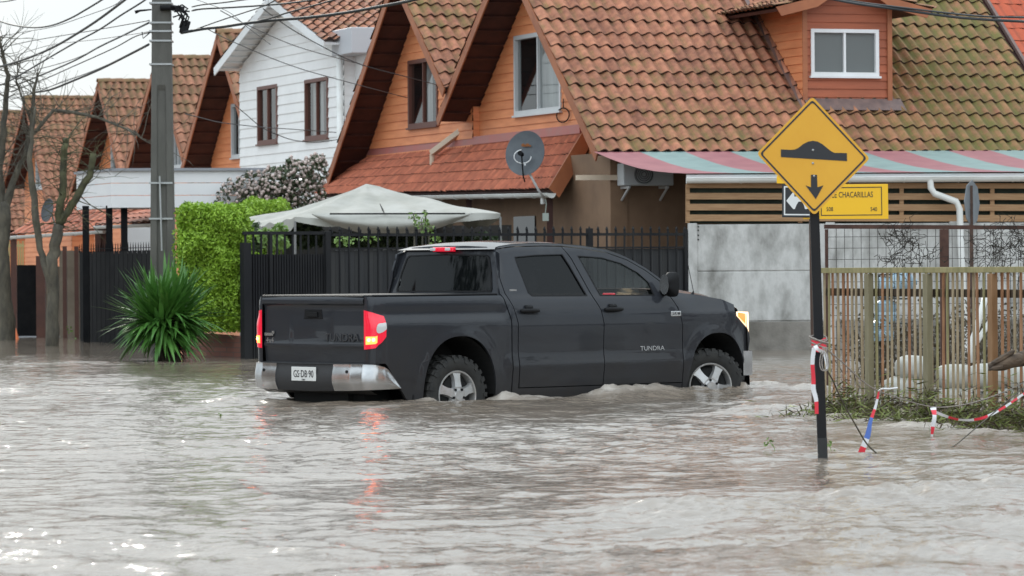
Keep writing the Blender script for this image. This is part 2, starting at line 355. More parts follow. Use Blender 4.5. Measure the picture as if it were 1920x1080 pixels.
GND = -.33
ANG = R(19); rd = Vector((math.cos(ANG), math.sin(ANG), 0)); gd = Vector((-math.sin(ANG), math.cos(ANG), 0)); UP = Vector((0, 0, 1))
class HF:            # house frame: origin under the roof's front point, x along the ridge, y across (away = +)
    def __init__(s, px, py, Za):
        a, b = unp(px, py); Y = (Za-CH)/b; p = pk(px, py, Y); s.O = Vector((p.x, p.y, 0)); s.Za = Za
    def w(s, x, y, z): return s.O+rd*x+gd*y+UP*z
    def loc(s, p): d = Vector(p)-s.O; return Vector((d.dot(rd), d.dot(gd), d.z))
    def on_x(s, px, py, x=0): return s.loc(pkp(px, py, s.w(x, 0, 0), rd))
    def on_y(s, px, py, y=0): return s.loc(pkp(px, py, s.w(0, y, 0), gd))
def house(hf, label, near, far, L_, o=.75, wallm=None, tilem=None, soff=None, trim=None, wins=(), name='house', moss=None, seg=6,
          group='tile roofed houses along the flooded street', boards=.17, wallz=(None, None), tile_u1=None, tile_ex=.40, thick=.10, nwall=None):
    """near/far = (distance, drop) of each roof slope"""
    root = empty(name, hf.w(o, 0, GND), label, 'house', group)
    Za = hf.Za; (dn, zn), (df, zf) = near, far
    tn = zn/dn; tf = zf/df
    wallm = wallm or M_orange; tilem = tilem or M_tile_far; soff = soff or M_soff; trim = trim or M_trim
    wn = dn-.35; wf = df-.35
    lo = lambda z: -min(wn, max(0.0, (Za-.14-z)/tn)); hi = lambda z: min(wf, max(0.0, (Za-.14-z)/tf))
    fr = lambda s_, z, d: hf.w(o-d, s_, z)
    mb = MB(); holes = [(a, b, c, d_) for (a, b, c, d_, *_r) in wins]
    siding(mb, fr, lo, hi, GND, Za-.14, boards, holes)
    # side and back walls
    zl = Za-.14-tn*wn; zh = Za-.14-tf*wf
    nh = nwall or []
    if True:
        f2 = lambda s_, z, d: hf.w(s_, -wn-d, z)
        siding(mb, f2, lambda z: o, lambda z: L_-.4, GND, zl, boards, nh)
    mb.poly(hf.w(o, wf, GND), hf.w(o, wf, zh), hf.w(L_-.4, wf, zh), hf.w(L_-.4, wf, GND))
    mb.poly(hf.w(L_-.4, -wn, GND), hf.w(L_-.4, wf, GND), hf.w(L_-.4, wf, zh), hf.w(L_-.4, 0, Za-.14), hf.w(L_-.4, -wn, zl))
    mb.build('wall', wallm, root)
    # roofs
    for sgn, dist, drop, nm in ((-1, dn, zn, 'n'), (1, df, zf, 'f')):
        S = math.hypot(dist, drop); cy, sz = dist/S, drop/S
        nrm = (0, sgn*sz, cy)
        fr3 = lambda u, v, d, sgn=sgn, cy=cy, sz=sz: hf.w(u, sgn*(cy*v+sz*d), Za-sz*v+cy*d)
        if sgn < 0:
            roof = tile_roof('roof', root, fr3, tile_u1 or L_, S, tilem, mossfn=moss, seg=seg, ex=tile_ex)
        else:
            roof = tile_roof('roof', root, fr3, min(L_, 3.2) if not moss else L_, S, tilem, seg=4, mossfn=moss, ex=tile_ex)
        # boarded soffit under the tiles with battens
        ms = MB(); e = -.03
        ms.hexa([fr3(.03, 0, e-thick*.5), fr3(L_, 0, e-thick*.5), fr3(L_, S, e-thick*.5), fr3(.03, S, e-thick*.5),
                 fr3(.03, 0, e), fr3(L_, 0, e), fr3(L_, S, e), fr3(.03, S, e)])
        if sgn > 0 or True:
            v = .2
            while v < S:
                ms.hexa([fr3(.05, v, e-thick*.5-.035), fr3(o, v, e-thick*.5-.035), fr3(o, v+.05, e-thick*.5-.035), fr3(.05, v+.05, e-thick*.5-.035),
                         fr3(.05, v, e-thick*.5-.001), fr3(o, v, e-thick*.5-.001), fr3(o, v+.05, e-thick*.5-.001), fr3(.05, v+.05, e-thick*.5-.001)])
                v += .42
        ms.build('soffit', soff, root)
        # bargeboard
        mt = MB()
        mt.hexa([fr3(-.0, 0, e-.17), fr3(.028, 0, e-.17), fr3(.028, S, e-.17), fr3(-.0, S, e-.17),
                 fr3(-.0, 0, e+.02), fr3(.028, 0, e+.02), fr3(.028, S, e+.02), fr3(-.0, S, e+.02)])
        mt.build('bargeboard', trim, root)
    # ridge caps
    mr = MB(); mr.col = []
    u = -.02
    while u < L_:
        mr.grid(lambda a, b, u=u: hf.w(u+a*.42, .13*math.cos(math.pi*b)*(1+.1*a), Za-.03+.115*math.sin(math.pi*b)+.02*a), 1, 8); u += .38
    mr.col = [(random.random(), .35, 0)]*len(mr.f)
    mr.build('ridge', tilem, root, smooth=True, auto=40)
    for (a, b, c, d_, fm, mull, cur) in wins: window(root, fr, a, b, c, d_, fm, mull, cur)
    return root

ZA = 7.35
def moss1(u, v): return .02+.30*smooth01(4.0, 7.5, u)*(1-.45*smooth01(2.0, 5.5, v))+.10*smooth01(3, 6, v)+.06
def mossf(u, v): return .13*(1-smooth01(.3, 3.5, v))+.08
# --- H1, the near orange house
h1 = HF(944, -100, ZA)
n1 = h1.on_x(1120, 285); f1 = h1.on_x(817, 222)
o1 = .75
def win_on(hf, o, x0, y0, x1, y1):
    a = hf.on_x(x0, y0, o); b = hf.on_x(x1, y1, o)
    s0, s1 = sorted((a.y, b.y)); z0, z1 = sorted((a.z, b.z)); return s0, s1, z0, z1
w = win_on(h1, o1, 966, 70, 1053, 205)
dn1, zn1 = -n1.y, ZA-n1.z; t1 = zn1/dn1
NRM1 = (UP-gd*t1).normalized()
def on_roof1(px, py): return h1.loc(pkp(px, py, h1.w(0, 0, ZA+.05), NRM1))
redu = on_roof1(1862, 20).x
house(h1, 'near orange clapboard house with mossy tile roof and a small dormer behind the truck', (dn1, zn1), (f1.y, ZA-f1.z), redu-.0, o1, M_orange, M_tile,
      wins=[(*w, M_alu, 1, [(.0, .62)])], moss=moss1, seg=8, name='orange_house', group='tile roofed houses along the flooded street')
H1 = bpy.data.objects['orange_house']
# --- dormer of H1 (part of the house)
a = on_roof1(1508, 192); b = on_roof1(1667, 192)
yd = a.y; zb = a.z-.03; x0d, x1d = a.x, b.x
yd = (a.y+b.y)/2
def dpt(px, py): return h1.on_y(px, py, yd)
a = dpt(1508, 192); b = dpt(1667, 192); x0d, x1d = a.x, b.x; zb = min(a.z, b.z)-.05
zeave = dpt(1590, 5).z+.0; xm = (x0d+x1d)/2; td = math.tan(R(33)); zap = zeave+td*(x1d-x0d)/2
frd = lambda s_, z, d: h1.w(s_, yd-d, z)
wa = dpt(1521, 56); wb = dpt(1645, 141)
md = MB()
siding(md, frd, lambda z: x0d if z < zeave else x0d+(z-zeave)/td, lambda z: x1d if z < zeave else x1d-(z-zeave)/td, zb, zap-.02, .15, [(wa.x, wb.x, wb.z, wa.z)])
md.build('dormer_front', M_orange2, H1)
def cheek(xc, sgn):
    m = MB(); ztop = zeave
    fr = lambda s_, z, d: h1.w(xc+sgn*d, s_, z)
    lo = lambda z: yd+.0; hi = lambda z: max(yd, min((z-ZA)/t1+.02, 0))
    siding(m, fr, lo, hi, zb, ztop, .15)
    return m
cheek(x0d, -1).build('dormer_cheek', M_orange, H1); cheek(x1d, 1).build('dormer_cheek', M_orange, H1)
for xx in (x0d, x1d):
    mt = MB()
    mt.hexa([frd(xx-.045, zb, .03), frd(xx+.045, zb, .03), frd(xx+.045, zb, .05), frd(xx-.045, zb, .05), frd(xx-.045, zeave, .03), frd(xx+.045, zeave, .03), frd(xx+.045, zeave, .05), frd(xx-.045, zeave, .05)])
    mt.build('corner_board', M_trim, H1)
# flashing skirt round the dormer foot
M_flash = mat('dull_flashing', (.20, .13, .115), .6, (.13, .09, .085), 6)
mf = MB()
def rp1(x, y, d=.075): return h1.w(x, y, ZA+t1*y)+NRM1*d
mf.poly(rp1(x0d-.02, yd-.22, .10), rp1(x1d+.22, yd-.22, .10), rp1(x1d+.22, yd+.05, .10), rp1(x0d-.02, yd+.05, .10))
mf.poly(rp1(x0d-.14, yd-.22), rp1(x0d+.01, yd-.22), rp1(x0d+.01, -.1), rp1(x0d-.14, -.1))
mf.poly(rp1(x1d, yd-.1), rp1(x1d+.14, yd-.1), rp1(x1d+.14, -.1), rp1(x1d, -.1))
mf.build('flashing', M_flash, H1)
window(H1, frd, wa.x, wb.x, wb.z, wa.z, M_white, 1, None, fw=.045, glass=glassmat('dormer_glass', (.45, .5, .5), .9, (.19, .21, .21), .85))
# little bottle on the dormer's inner sill
c = frd(wa.x+.37*(wb.x-wa.x), wb.z+.05, -.02)
# dormer roof, flared eaves
Ld = (h1.w(0, yd, 0)-h1.w(0, 0, 0)).length
for sg in (-1, 1):
    half = (x1d-x0d)/2; S = math.hypot(half, half*td)
    def frx(u, v, d, sg=sg):      # u along dormer ridge going back, v down the slope, flared past the wall
        c_, s_ = math.cos(R(33)), math.sin(R(33))
        if v < S: x = v*c_; z = zap-v*s_
        else:
            k = v-S; x = S*c_+k*math.cos(R(14)); z = zap-S*s_-k*math.sin(R(14))
        return h1.w(xm+sg*(x+s_*d), yd-.38+u, z+.06+c_*d)
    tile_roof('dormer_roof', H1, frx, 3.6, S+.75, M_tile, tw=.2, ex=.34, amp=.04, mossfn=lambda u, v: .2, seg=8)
    ms = MB()
    for i in range(12):
        v0 = (S+.72)*i/12; v1 = (S+.72)*(i+1)/12
        ms.hexa([frx(.05, v0, -.1), frx(3.4, v0, -.1), frx(3.4, v1, -.1), frx(.05, v1, -.1), frx(.05, v0, -.04), frx(3.4, v0, -.04), frx(3.4, v1, -.04), frx(.05, v1, -.04)])
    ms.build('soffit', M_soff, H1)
    ms = MB()
    for i in range(12):
        v0 = (S+.72)*i/12; v1 = (S+.72)*(i+1)/12
        ms.hexa([frx(.0, v0, -.2), frx(.035, v0, -.2), frx(.035, v1, -.2), frx(.0, v1, -.2), frx(.0, v0, -.01), frx(.035, v0, -.01), frx(.035, v1, -.01), frx(.0, v1, -.01)])
    ms.build('bargeboard', M_trim, H1)

# --- the semi-detached other half with red painted tiles
r2 = empty('red_roof_house', h1.w(redu+1, 0, GND), 'red painted roof of the attached neighbouring house at the top right', 'house', 'tile roofed houses along the flooded street')
S1 = math.hypot(dn1, zn1); cy1, sz1 = dn1/S1, zn1/S1
frr = lambda u, v, d: h1.w(redu+.0+u, -(cy1*v+sz1*d), ZA-sz1*v+cy1*d)
tile_roof('roof', r2, frr, 7.5, S1, M_tile_red, tw=.235, ex=.40, amp=.022, step=.015, mossfn=lambda u, v: .02)
MB().hexa([frr(-.03, 0, 0), frr(.03, 0, 0), frr(.03, S1, 0), frr(-.03, S1, 0), frr(-.03, 0, .075), frr(.03, 0, .075), frr(.03, S1, .075), frr(-.03, S1, .075)]).build('flashing', M_flash, r2)
MB().box((0, 0, 0), (1, 1, 1))
mw = MB(); mw.hexa([h1.w(redu, -dn1+.4, GND), h1.w(redu+7.2, -dn1+.4, GND), h1.w(redu+7.2, 3.3, GND), h1.w(redu, 3.3, GND),
                    h1.w(redu, -dn1+.4, n1.z+.1), h1.w(redu+7.2, -dn1+.4, n1.z+.1), h1.w(redu+7.2, 3.3, n1.z), h1.w(redu, 3.3, n1.z)]); mw.build('wall', M_brownwall, r2)
mw = MB(); frb = lambda u, v, d: h1.w(redu+u, cy1*v+sz1*d, ZA-sz1*v+cy1*d)
tile_roof('roof', r2, frb, 7.5, 4.8, M_tile_red, amp=.022, step=.015, seg=4)

# --- ground floor front wall of H1 under the eaves (tan render), proud of the gable house
yw = -dn1+.2
m = MB(); xa = .55
m.hexa([h1.w(xa, yw, GND), h1.w(redu, yw, GND), h1.w(redu, yw+.3, GND), h1.w(xa, yw+.3, GND), h1.w(xa, yw, n1.z-.05), h1.w(redu, yw, n1.z-.05), h1.w(redu, yw+.3, n1.z-.05), h1.w(xa, yw+.3, n1.z-.05)])
m.build('ground_floor_wall', M_brownwall, H1)

# --- H2, second orange house
h2 = HF(737, -52, ZA)
f2 = h2.on_x(611, 335); o = .7
w2 = win_on(h2, o, 767, 116, 822, 232)
t2 = (ZA-h2.on_x(829, 158).z)/(-h2.on_x(829, 158).y); t2f = (ZA-f2.z)/f2.y
house(h2, 'second orange clapboard house with dark framed gable window between white house and nearest house', (3.25, 3.25*t2), (f2.y, ZA-f2.z), 9.0, o, M_orange, M_tile,
      wins=[(*w2, M_brownwin, 1, [(.0, .35), (.45, .75)])], moss=mossf, name='orange_house')
# --- red lean-to roof across the fronts of H1 and H2
def gpt(px, py, x): return h1.loc(pkp(px, py, h1.w(x, 0, 0), rd))
TR = gpt(1096, 246, .72); TL = gpt(688, 292, .72)
BR = gpt(1030, 355, -.25); BL = gpt(588, 366, -.25)
print('lean', TR, TL, BR, BL)
lt = empty('lean_to_roof', h1.w(.2, (TR.y+TL.y)/2, GND), 'brick red metal lean-to roof across both orange house fronts, above the tent', 'porch roof')
PTR, PTL, PBR, PBL = [h1.w(*p) for p in (TR, TL, BR, BL)]
Lu = (PTR-PTL).length
def frl(u, v, d):
    a = u/Lu; top = PTR.lerp(PTL, a); bot = PBR.lerp(PBL, a); S_ = (PBR-PTR).length
    p = top.lerp(bot, v/S_); n = (PTL-PTR).cross(PBR-PTR).normalized()
    if n.z < 0: n = -n
    return p+n*d
SL = (PBR-PTR).length
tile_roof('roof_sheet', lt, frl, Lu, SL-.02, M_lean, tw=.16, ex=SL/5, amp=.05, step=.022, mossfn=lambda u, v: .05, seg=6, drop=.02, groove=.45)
m = MB(); m.hexa([frl(0, 0, -.08), frl(Lu, 0, -.08), frl(Lu, SL, -.08), frl(0, SL, -.08), frl(0, 0, -.03), frl(Lu, 0, -.03), frl(Lu, SL, -.03), frl(0, SL, -.03)]); m.build('soffit', M_soff, lt)
m = MB(); m.hexa([frl(-.05, 0, -.22), frl(0, 0, -.22), frl(0, SL, -.22), frl(-.05, SL, -.22), frl(-.05, 0, .04), frl(0, 0, .04), frl(0, SL, .04), frl(-.05, SL, .04)]); m.build('bargeboard', M_trim, lt)
M_pinkfl = mat('pink_flashing', (.42, .12, .10), .5, (.36, .14, .12), 3)
m = MB(); m.hexa([frl(0, -.03, .05), frl(Lu, -.03, .05), frl(Lu, .12, .05), frl(0, .12, .05), frl(0, -.03, .16), frl(Lu, -.03, .16), frl(Lu, .12, .062), frl(0, .12, .062)]); m.build('flashing', M_pinkfl, lt)
# half-round gutter
def gutter(name, a, b, parent, r=.065, m_=M_gutter, n=10):
    mb = MB(); a = Vector(a); b = Vector(b); d = (b-a).normalized(); s_ = d.cross(UP).normalized()
    def f(u, v):
        an = math.pi+math.pi*v; return a.lerp(b, u)+s_*math.cos(an)*r+UP*math.sin(an)*r
    def f_in(u, v):
        an = math.pi+math.pi*v; return a.lerp(b, u)+s_*math.cos(an)*(r-.008)+UP*math.sin(an)*(r-.008)
    mb.grid(f, 1, 12); mb.grid(f_in, 1, 12, True)
    for c in (a, b): mb.poly(*[c+s_*math.cos(math.pi+math.pi*k/12)*r+UP*math.sin(math.pi+math.pi*k/12)*r for k in range(13)])
    k = 0; Lg = (b-a).length
    while k*.9 < Lg:
        c = a+d*k*.9; mb.tube([c+s_*math.cos(math.pi+math.pi*q/8)*(r+.006)+UP*math.sin(math.pi+math.pi*q/8)*(r+.006) for q in range(9)], .007, 5); k += 1
    mb.tube([a+s_*r, b+s_*r], .008, 6); mb.tube([a-s_*r, b-s_*r], .008, 6)
    return mb.build(name, m_, parent, smooth=True, auto=50)
gutter('gutter', frl(-.03, SL+.05, -.06), frl(Lu*.62, SL+.05, -.06), lt, .075)
p = frl(.45, SL+.05, -.10); MB().tube([p, p-UP*.16], .045, 10).build('downpipe', M_gutter, lt, smooth=True, auto=50)
# posts and porch wall beneath the lean-to
m = MB()
for u in (.3, Lu*.33, Lu*.66, Lu-.2):
    p = frl(u, SL-.15, -.08); m.beam((p.x, p.y, GND), p, .11, .11)
m.build('post', M_dark if False else M_soff, lt)
# boxed gutter pipe on the lean-to in front of the two houses (cream)
M_cream = mat('cream_paint', (.62, .50, .38), .5)
q0 = frl(0, 0, 0)
def lean_pt(px, py, d=.1):
    n = (PTL-PTR).cross(PBR-PTR).normalized()
    if n.z < 0: n = -n
    return pkp(px, py, PTR+n*d, n)
pa = lean_pt(868, 243, .22); pb = lean_pt(810, 287, .22)
mp_ = MB(); mp_.beam(pa, pb, .13, .11); mp_.build('rain_channel', M_cream, lt, bevel=.01)
MB().tube([pa+UP*.19+rd*.02, pa-UP*.10, pa-UP*.16-rd*.04], .06, 10).build('downpipe', M_gutter, lt, smooth=True, auto=50)
MB().tube([pb-UP*.02, pb-UP*.24], .05, 10).build('downpipe', M_cream, lt, smooth=True, auto=50)

# --- striped fabric-like metal canopy below the eaves on the right, and its gutter
ch_ = empty('striped_canopy', h1.w(6, yw-1.2, GND), 'pink and teal striped canopy below the mossy roof, above the wooden slats', 'canopy')
C0 = pkp(1113, 291, h1.w(0, -dn1-.02, 0), gd)
# the boundary wall line, parallel to the picture's street edge
YW = 69.0*1.42/1.47
wl0 = pkz(1290, 664, 0); wl1 = pkz(1925, 664, 0)
YW = 66.4
def wallp(px, py, dy=0): return pk(px, py, YW+dy)
G0 = wallp(1287, 332, -.15); E0 = C0; E1 = pkp(2400, 286, h1.w(0, -dn1-.02, 0), gd)
G1_ = G0+Vector((E1.x-E0.x, 0, wallp(2400, 327, -.15).z-G0.z))
M_pink = mat('faded_pink_sheet', (.40, .16, .17), .55, (.33, .125, .14), 2.5); M_teal = mat('faded_teal_sheet', (.26, .36, .34), .55, (.21, .29, .28), 2.5)
mc = MB()
n = 16
for i in range(n):
    a0, a1 = i/n, (i+1)/n
    sh = .55
    mc.cur = i % 2
    for k in range(6):
        b0, b1 = k/6, (k+1)/6
        def q(a, b): return E0.lerp(E1, a).lerp(G0.lerp(G1_, a), b)+UP*(.06-.10*math.sin(b*math.pi))
        mc.poly(q(a0, b0), q(a1, b0), q(a1, b1), q(a0, b1))
mc.build('sheet', [M_pink, M_teal], ch_)
mf = MB(); mf.beam(G0+UP*.0+Vector((0, .1, -.02)), G1_+Vector((0, .1, -.02)), .05, .12); mf.build('edge_beam', M_white, ch_)
gutter('gutter', G0+Vector((0, -.03, -.02)), G1_+Vector((0, -.03, -.02)), ch_, .085)
# downpipe with a jog
dp = MB(); dp.tube([wallp(1744, 335, -.2), wallp(1745, 352, -.2), wallp(1752, 363, -.2), wallp(1793, 378, -.2), wallp(1799, 392, -.2), wallp(1801, 450, -.2), wallp(1812, 680, -.2)], .055, 12)
dp.build('downpipe', M_gutter, ch_, smooth=True, auto=60)

# --- wooden slats above the wall
sl = empty('slatted_screen', wallp(1600, 418), 'pale horizontal wooden slats above the grey concrete wall', 'screen')
m = MB()
for k, (y0, y1) in enumerate(((341, 352), (360, 373.5), (380.5, 394), (400.5, 414))):
    a = wallp(1287, (y0+y1)/2+1); b = wallp(2400, (y0+y1)/2+3); hh = (y1-y0)/F*YW*.9
    m.beam(a, b, .03, hh)
m.build('slats', M_wood, sl)
for px in (1289, 1500, 1690, 1860, 2050, 2240):
    m = MB(); m.beam(wallp(px, 345, .05), wallp(px, 418, .05), .07, .07, up=(0, 1, 0)); m.build('upright', M_wood, sl)
M_green = mat('dark_green_netting', (.02, .028, .02), .9, (.035, .045, .03), 8)
m = MB(); m.hexa([wallp(1287, 419, .10), wallp(2400, 421, .10), wallp(2400, 421, .13), wallp(1287, 419, .13), wallp(1287, 338, .10), wallp(2400, 338, .10), wallp(2400, 338, .13), wallp(1287, 338, .13)]); m.build('netting', M_green, sl)

# --- concrete panel wall
cw = empty('concrete_wall', pk(1600, 660, YW), 'stained grey precast concrete panel wall right of the truck bonnet', 'wall')
zt = wallp(1400, 419).z; x0, x1 = wallp(1306, 500).x, wallp(2400, 500).x
m = MB(); hs = [GND-.1, wallp(1400, 602).z, wallp(1400, 508).z, zt]
for a, b in zip(hs, hs[1:]):
    m.box((x0, YW, a+.004), (x1, YW+.08, b-.012))
m.box((x0, YW+.02, GND), (x1, YW+.06, zt-.02))
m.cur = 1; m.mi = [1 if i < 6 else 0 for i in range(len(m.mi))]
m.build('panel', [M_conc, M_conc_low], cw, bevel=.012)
px = 1290
for xx in (wallp(1290, 500).x, wallp(1548, 500).x, wallp(1780, 500).x, wallp(2030, 500).x, wallp(2280, 500).x):
    p_ = MB(); p_.box((xx, YW-.03, GND), (xx+.155, YW+.12, zt+.01))
    p_.build('post', M_conc, cw, bevel=.012)
m = MB()
for yy in (425, 432, 441, 449): m.tube([wallp(1309, yy, -.01), wallp(1309, yy, .02)], .014, 8)
m.build('bolt_hole', M_dark, cw)
# --- air conditioner
acw = lambda px, py, d=0: pkp(px, py, h1.w(0, yw-.02-d, 0), gd)
ac = empty('air_conditioner', acw(1215, 350, .2), 'white air conditioner outdoor unit hanging under the striped canopy', 'air conditioner')
a0 = h1.loc(acw(1168, 348, .35)); a1 = h1.loc(acw(1262, 306, .35))
m = MB(); A = lambda x, y, z: h1.w(x, y, z)
m.hexa([A(a0.x, a0.y-.30+.28, a0.z), A(a1.x, a0.y-.02, a0.z), A(a1.x, a0.y+.30, a0.z), A(a0.x, a0.y+.30, a0.z), A(a0.x, a0.y-.02, a1.z), A(a1.x, a0.y-.02, a1.z), A(a1.x, a0.y+.30, a1.z), A(a0.x, a0.y+.30, a1.z)])
m.build('casing', mat('ac_casing', (.50, .52, .53), .5), ac, bevel=.02)
cx_, cz_ = a0.x+(a1.x-a0.x)*.40, (a0.z+a1.z)/2
m = MB(); m.lathe([(.17, .03), (.17, -.01), (.15, -.02), (.02, -.02), (0.001, -.02)], A(cx_, a0.y-.01, cz_), -gd, 24)
for k in range(4): m.lathe([(.04+.035*k, .012), (.046+.035*k, .02), (.052+.035*k, .012)], A(cx_, a0.y-.03, cz_), -gd, 24)
m.build('fan_grille', M_black, ac, smooth=True, auto=40)
for xx in (a0.x+.1, a1.x-.12):
    m = MB(); m.beam(A(xx, a0.y+.36, a0.z-.03), A(xx, a0.y-.05, a0.z-.03), .04, .04); m.beam(A(xx, a0.y+.34, a0.z-.25), A(xx, a0.y-.02, a0.z-.04), .03, .03); m.build('bracket', M_alu, ac)
# beam ends under the eaves
m = MB(); m.beam(acw(1080, 333, .05), acw(1165, 333, .05), .05, .09); m.build('eaves_board', M_cream, H1)
# --- satellite dishes
def dish(center, rx, name_label, cat='satellite dish', mount=None, face=(-.35, -.90, .22), group=None):
    f = Vector(face).normalized(); ro = empty('satellite_dish', mount, name_label, cat, 'satellite dishes')
    up = (UP-f*f.z).normalized(); s_ = f.cross(up)
    mb = MB()
    def pt(a, b):
        r_ = a; an = 2*math.pi*b; return center+(s_*math.cos(an)*rx*.93+up*math.sin(an)*rx*1.03)*r_ - f*(.10*rx*(1-r_*r_))
    mb.grid(pt, 8, 36); mb.grid(lambda a, b: pt(a, b)-f*.012, 8, 36, True)
    mb.grid(lambda a, b: pt(1, b)-f*.012*a, 1, 36)
    mb.build('reflector', mat('dish_grey', (.065, .072, .085), .42, (.09, .10, .11), 3, metal=.3), ro, smooth=True, auto=40)
    return ro, f, up, s_
dc = gpt(984, 287, -.75); dcw = h1.w(*dc); sc_d = F/dcw.y
ro, f_, u_, s_ = dish(dcw, 42/sc_d, 'grey satellite dish with rust stains on a bracket at the gutter end, above the fence', mount=dcw-UP*1.0)
mm = MB(); bx_ = pk(1022, 372, dcw.y+.15)
mm.tube([dcw-f_*.12, dcw-f_*.14-u_*.02, dcw-f_*.04-u_*.20, pk(1010, 358, dcw.y), bx_], .022, 8); mm.build('arm', M_alu, ro, smooth=True)
# feed loop in front of the reflector
ml = MB(); lp = []
for k in range(25):
    a = math.pi*(-.15+1.55*k/24)*1.0+math.pi*.55; lp.append(dcw+f_*.05+s_*(math.cos(a)*.13)*-1-u_*(.09-math.sin(a)*.11))
ml.tube([dcw+f_*.10-u_*.09+Vector((math.cos(t)*.15, 0, math.sin(t)*.12)) for t in [2.0+4.6*k/24-.3 for k in range(25)]], .009, 6)
ml.build('cable_loop', M_white, ro, smooth=True)
mm = MB(); c2 = dcw+f_*.16-u_*.06; mm.tube([c2-f_*.04, c2+f_*.08], [.035, .045], 12); mm.tube([c2, dcw-u_*.42, dcw-u_*.5-f_*.1], .013, 6); mm.build('receiver', M_black, ro, smooth=True, auto=50)
m = MB()
for (a, b, r_) in ((-.05, .155, .030), (.035, .15, .034), (.09, .135, .018), (-.01, .14, .02)):
    q_ = dcw+s_*(-a)+u_*b*.95+f_*.004; m.poly(*[q_+s_*math.cos(t)*r_*1.3*random.uniform(.7, 1.1)+u_*math.sin(t)*r_*random.uniform(.7, 1.1)-f_*.0 for t in [k*math.pi/5 for k in range(10)]])
m.build('rust_patch', mat('rust', (.20, .07, .02), .9), ro)
m = MB(); m.tube([bx_, bx_-UP*.10+Vector((.02, 0, 0)), bx_-UP*.26], .008, 6); m.box(tuple(bx_+Vector((-.05, -.03, -.40))), tuple(bx_+Vector((.06, .03, -.26)))); m.build('junction_box', mat('pale_plastic', (.35, .40, .36), .5), ro)
# cable coil on the gable
cc = h1.on_x(1060, 216, o1); m = MB(); m.tube([h1.w(o1-.05, cc.y+.34*math.cos(t)*1.0, cc.z+.13*math.sin(t)) for t in [k*math.pi/12 for k in range(25)]], .012, 6); m.tube([h1.w(o1-.04, cc.y, cc.z+.13), h1.w(o1-.04, cc.y, cc.z+.30)], .01, 5)
tag(m.build('cable_coil', M_black, None, smooth=True), 'black cable coil hanging on orange boards below the near gable window', 'cable')

# --- white house
hw = HF(503, -8, 7.6)
fw = hw.on_x(400, 127); nw = hw.on_x(607, 77)
M_wsid = mat('white_siding', (.89, .885, .88), .55, (.83, .825, .82), 1.5)
win_a = win_on(hw, .55, 484, 165, 521, 265); win_b = win_on(hw, .55, 573, 152, 616, 256)
wr = house(hw, 'white clapboard house with brown framed windows between the orange gables', (-nw.y, 7.6-nw.z), (fw.y, 7.6-fw.z), 11, .55, M_wsid, M_tile, M_white, M_white,
      wins=[(*win_a, M_brownwin, 1, [(0, .4)]), (*win_b, M_brownwin, 1, [(.5, 1)])], name='white_house', moss=lambda u, v: .03, boards=.22)
ns = -nw.y
f3 = lambda x, y, z: hw.w(x, y, z)
g0 = hw.on_x(608, 60, .3); g1 = hw.on_x(608, 108, .3)
m = MB(); m.hexa([f3(.35, -ns-.9, g1.z), f3(6, -ns-.9, g1.z), f3(6, -ns+.6, g1.z), f3(.35, -ns+.6, g1.z), f3(.35, -ns-.9, g0.z), f3(6, -ns-.9, g0.z), f3(6, -ns+.6, g0.z), f3(.35, -ns+.6, g0.z)])
m.build('flat_roof_fascia', mat('pale_grey_fascia', (.50, .51, .54), .5), wr, bevel=.02)
m = MB(); m.hexa([f3(.8, -ns-.7, GND), f3(6, -ns-.7, GND), f3(6, -ns+.4, GND), f3(.8, -ns+.4, GND), f3(.8, -ns-.7, g1.z), f3(6, -ns-.7, g1.z), f3(6, -ns+.4, g1.z), f3(.8, -ns+.4, g1.z)])
m.build('side_wing', M_wsid, wr)
m = MB(); q = hw.on_x(643, 112, .5); m.tube([f3(.42, q.y, GND), f3(.42, q.y, g1.z)], .07, 10); m.build('downpipe', M_gutter, wr, smooth=True)
# --- houses further along
def far_house(ax, ay, tipx, tipy, tn_, dn_, label, wins, nx=.75, moss=mossf, lean=None, ze=.35):
    h = HF(ax, ay, ZA); f = h.on_x(tipx, tipy)
    ww = [(*win_on(h, nx, *q[:4]), q[4], q[5], [(0, .5)]) for q in wins]
    t = (ZA-f.z)/f.y
    return h, house(h, label, (dn_, dn_*tn_), (f.y, ZA-f.z), 8.5, nx, M_orange, M_tile_far, wins=ww, name='orange_house', moss=moss, seg=6)
h4, H4 = far_house(406, 60, 337, 318, .95, 4.3, 'orange gabled house with grey framed window just left of the white house', [(435, 197, 462, 292, M_alu, 1)])
h5, H5 = far_house(291, 108, 234, 318, .95, 4.3, 'orange house whose gable hides behind the concrete pole', [(326, 235, 342, 312, M_alu, 1)])
h6, H6 = far_house(183, 152, 130, 357, 1.05, 4.3, 'orange gabled house behind the bare trees, first left of the pole', [(209, 262, 229, 320, M_alu, 1)])
h7, H7 = far_house(45, 183, 3, 350, 1.05, 4.3, 'mossy roofed orange house behind the forked bare tree', [(68, 285, 82, 352, M_alu, 1)])
h8, H8 = far_house(-78, 210, -112, 360, 1.05, 4.3, 'farthest orange house, only its roof showing at the left edge', [])
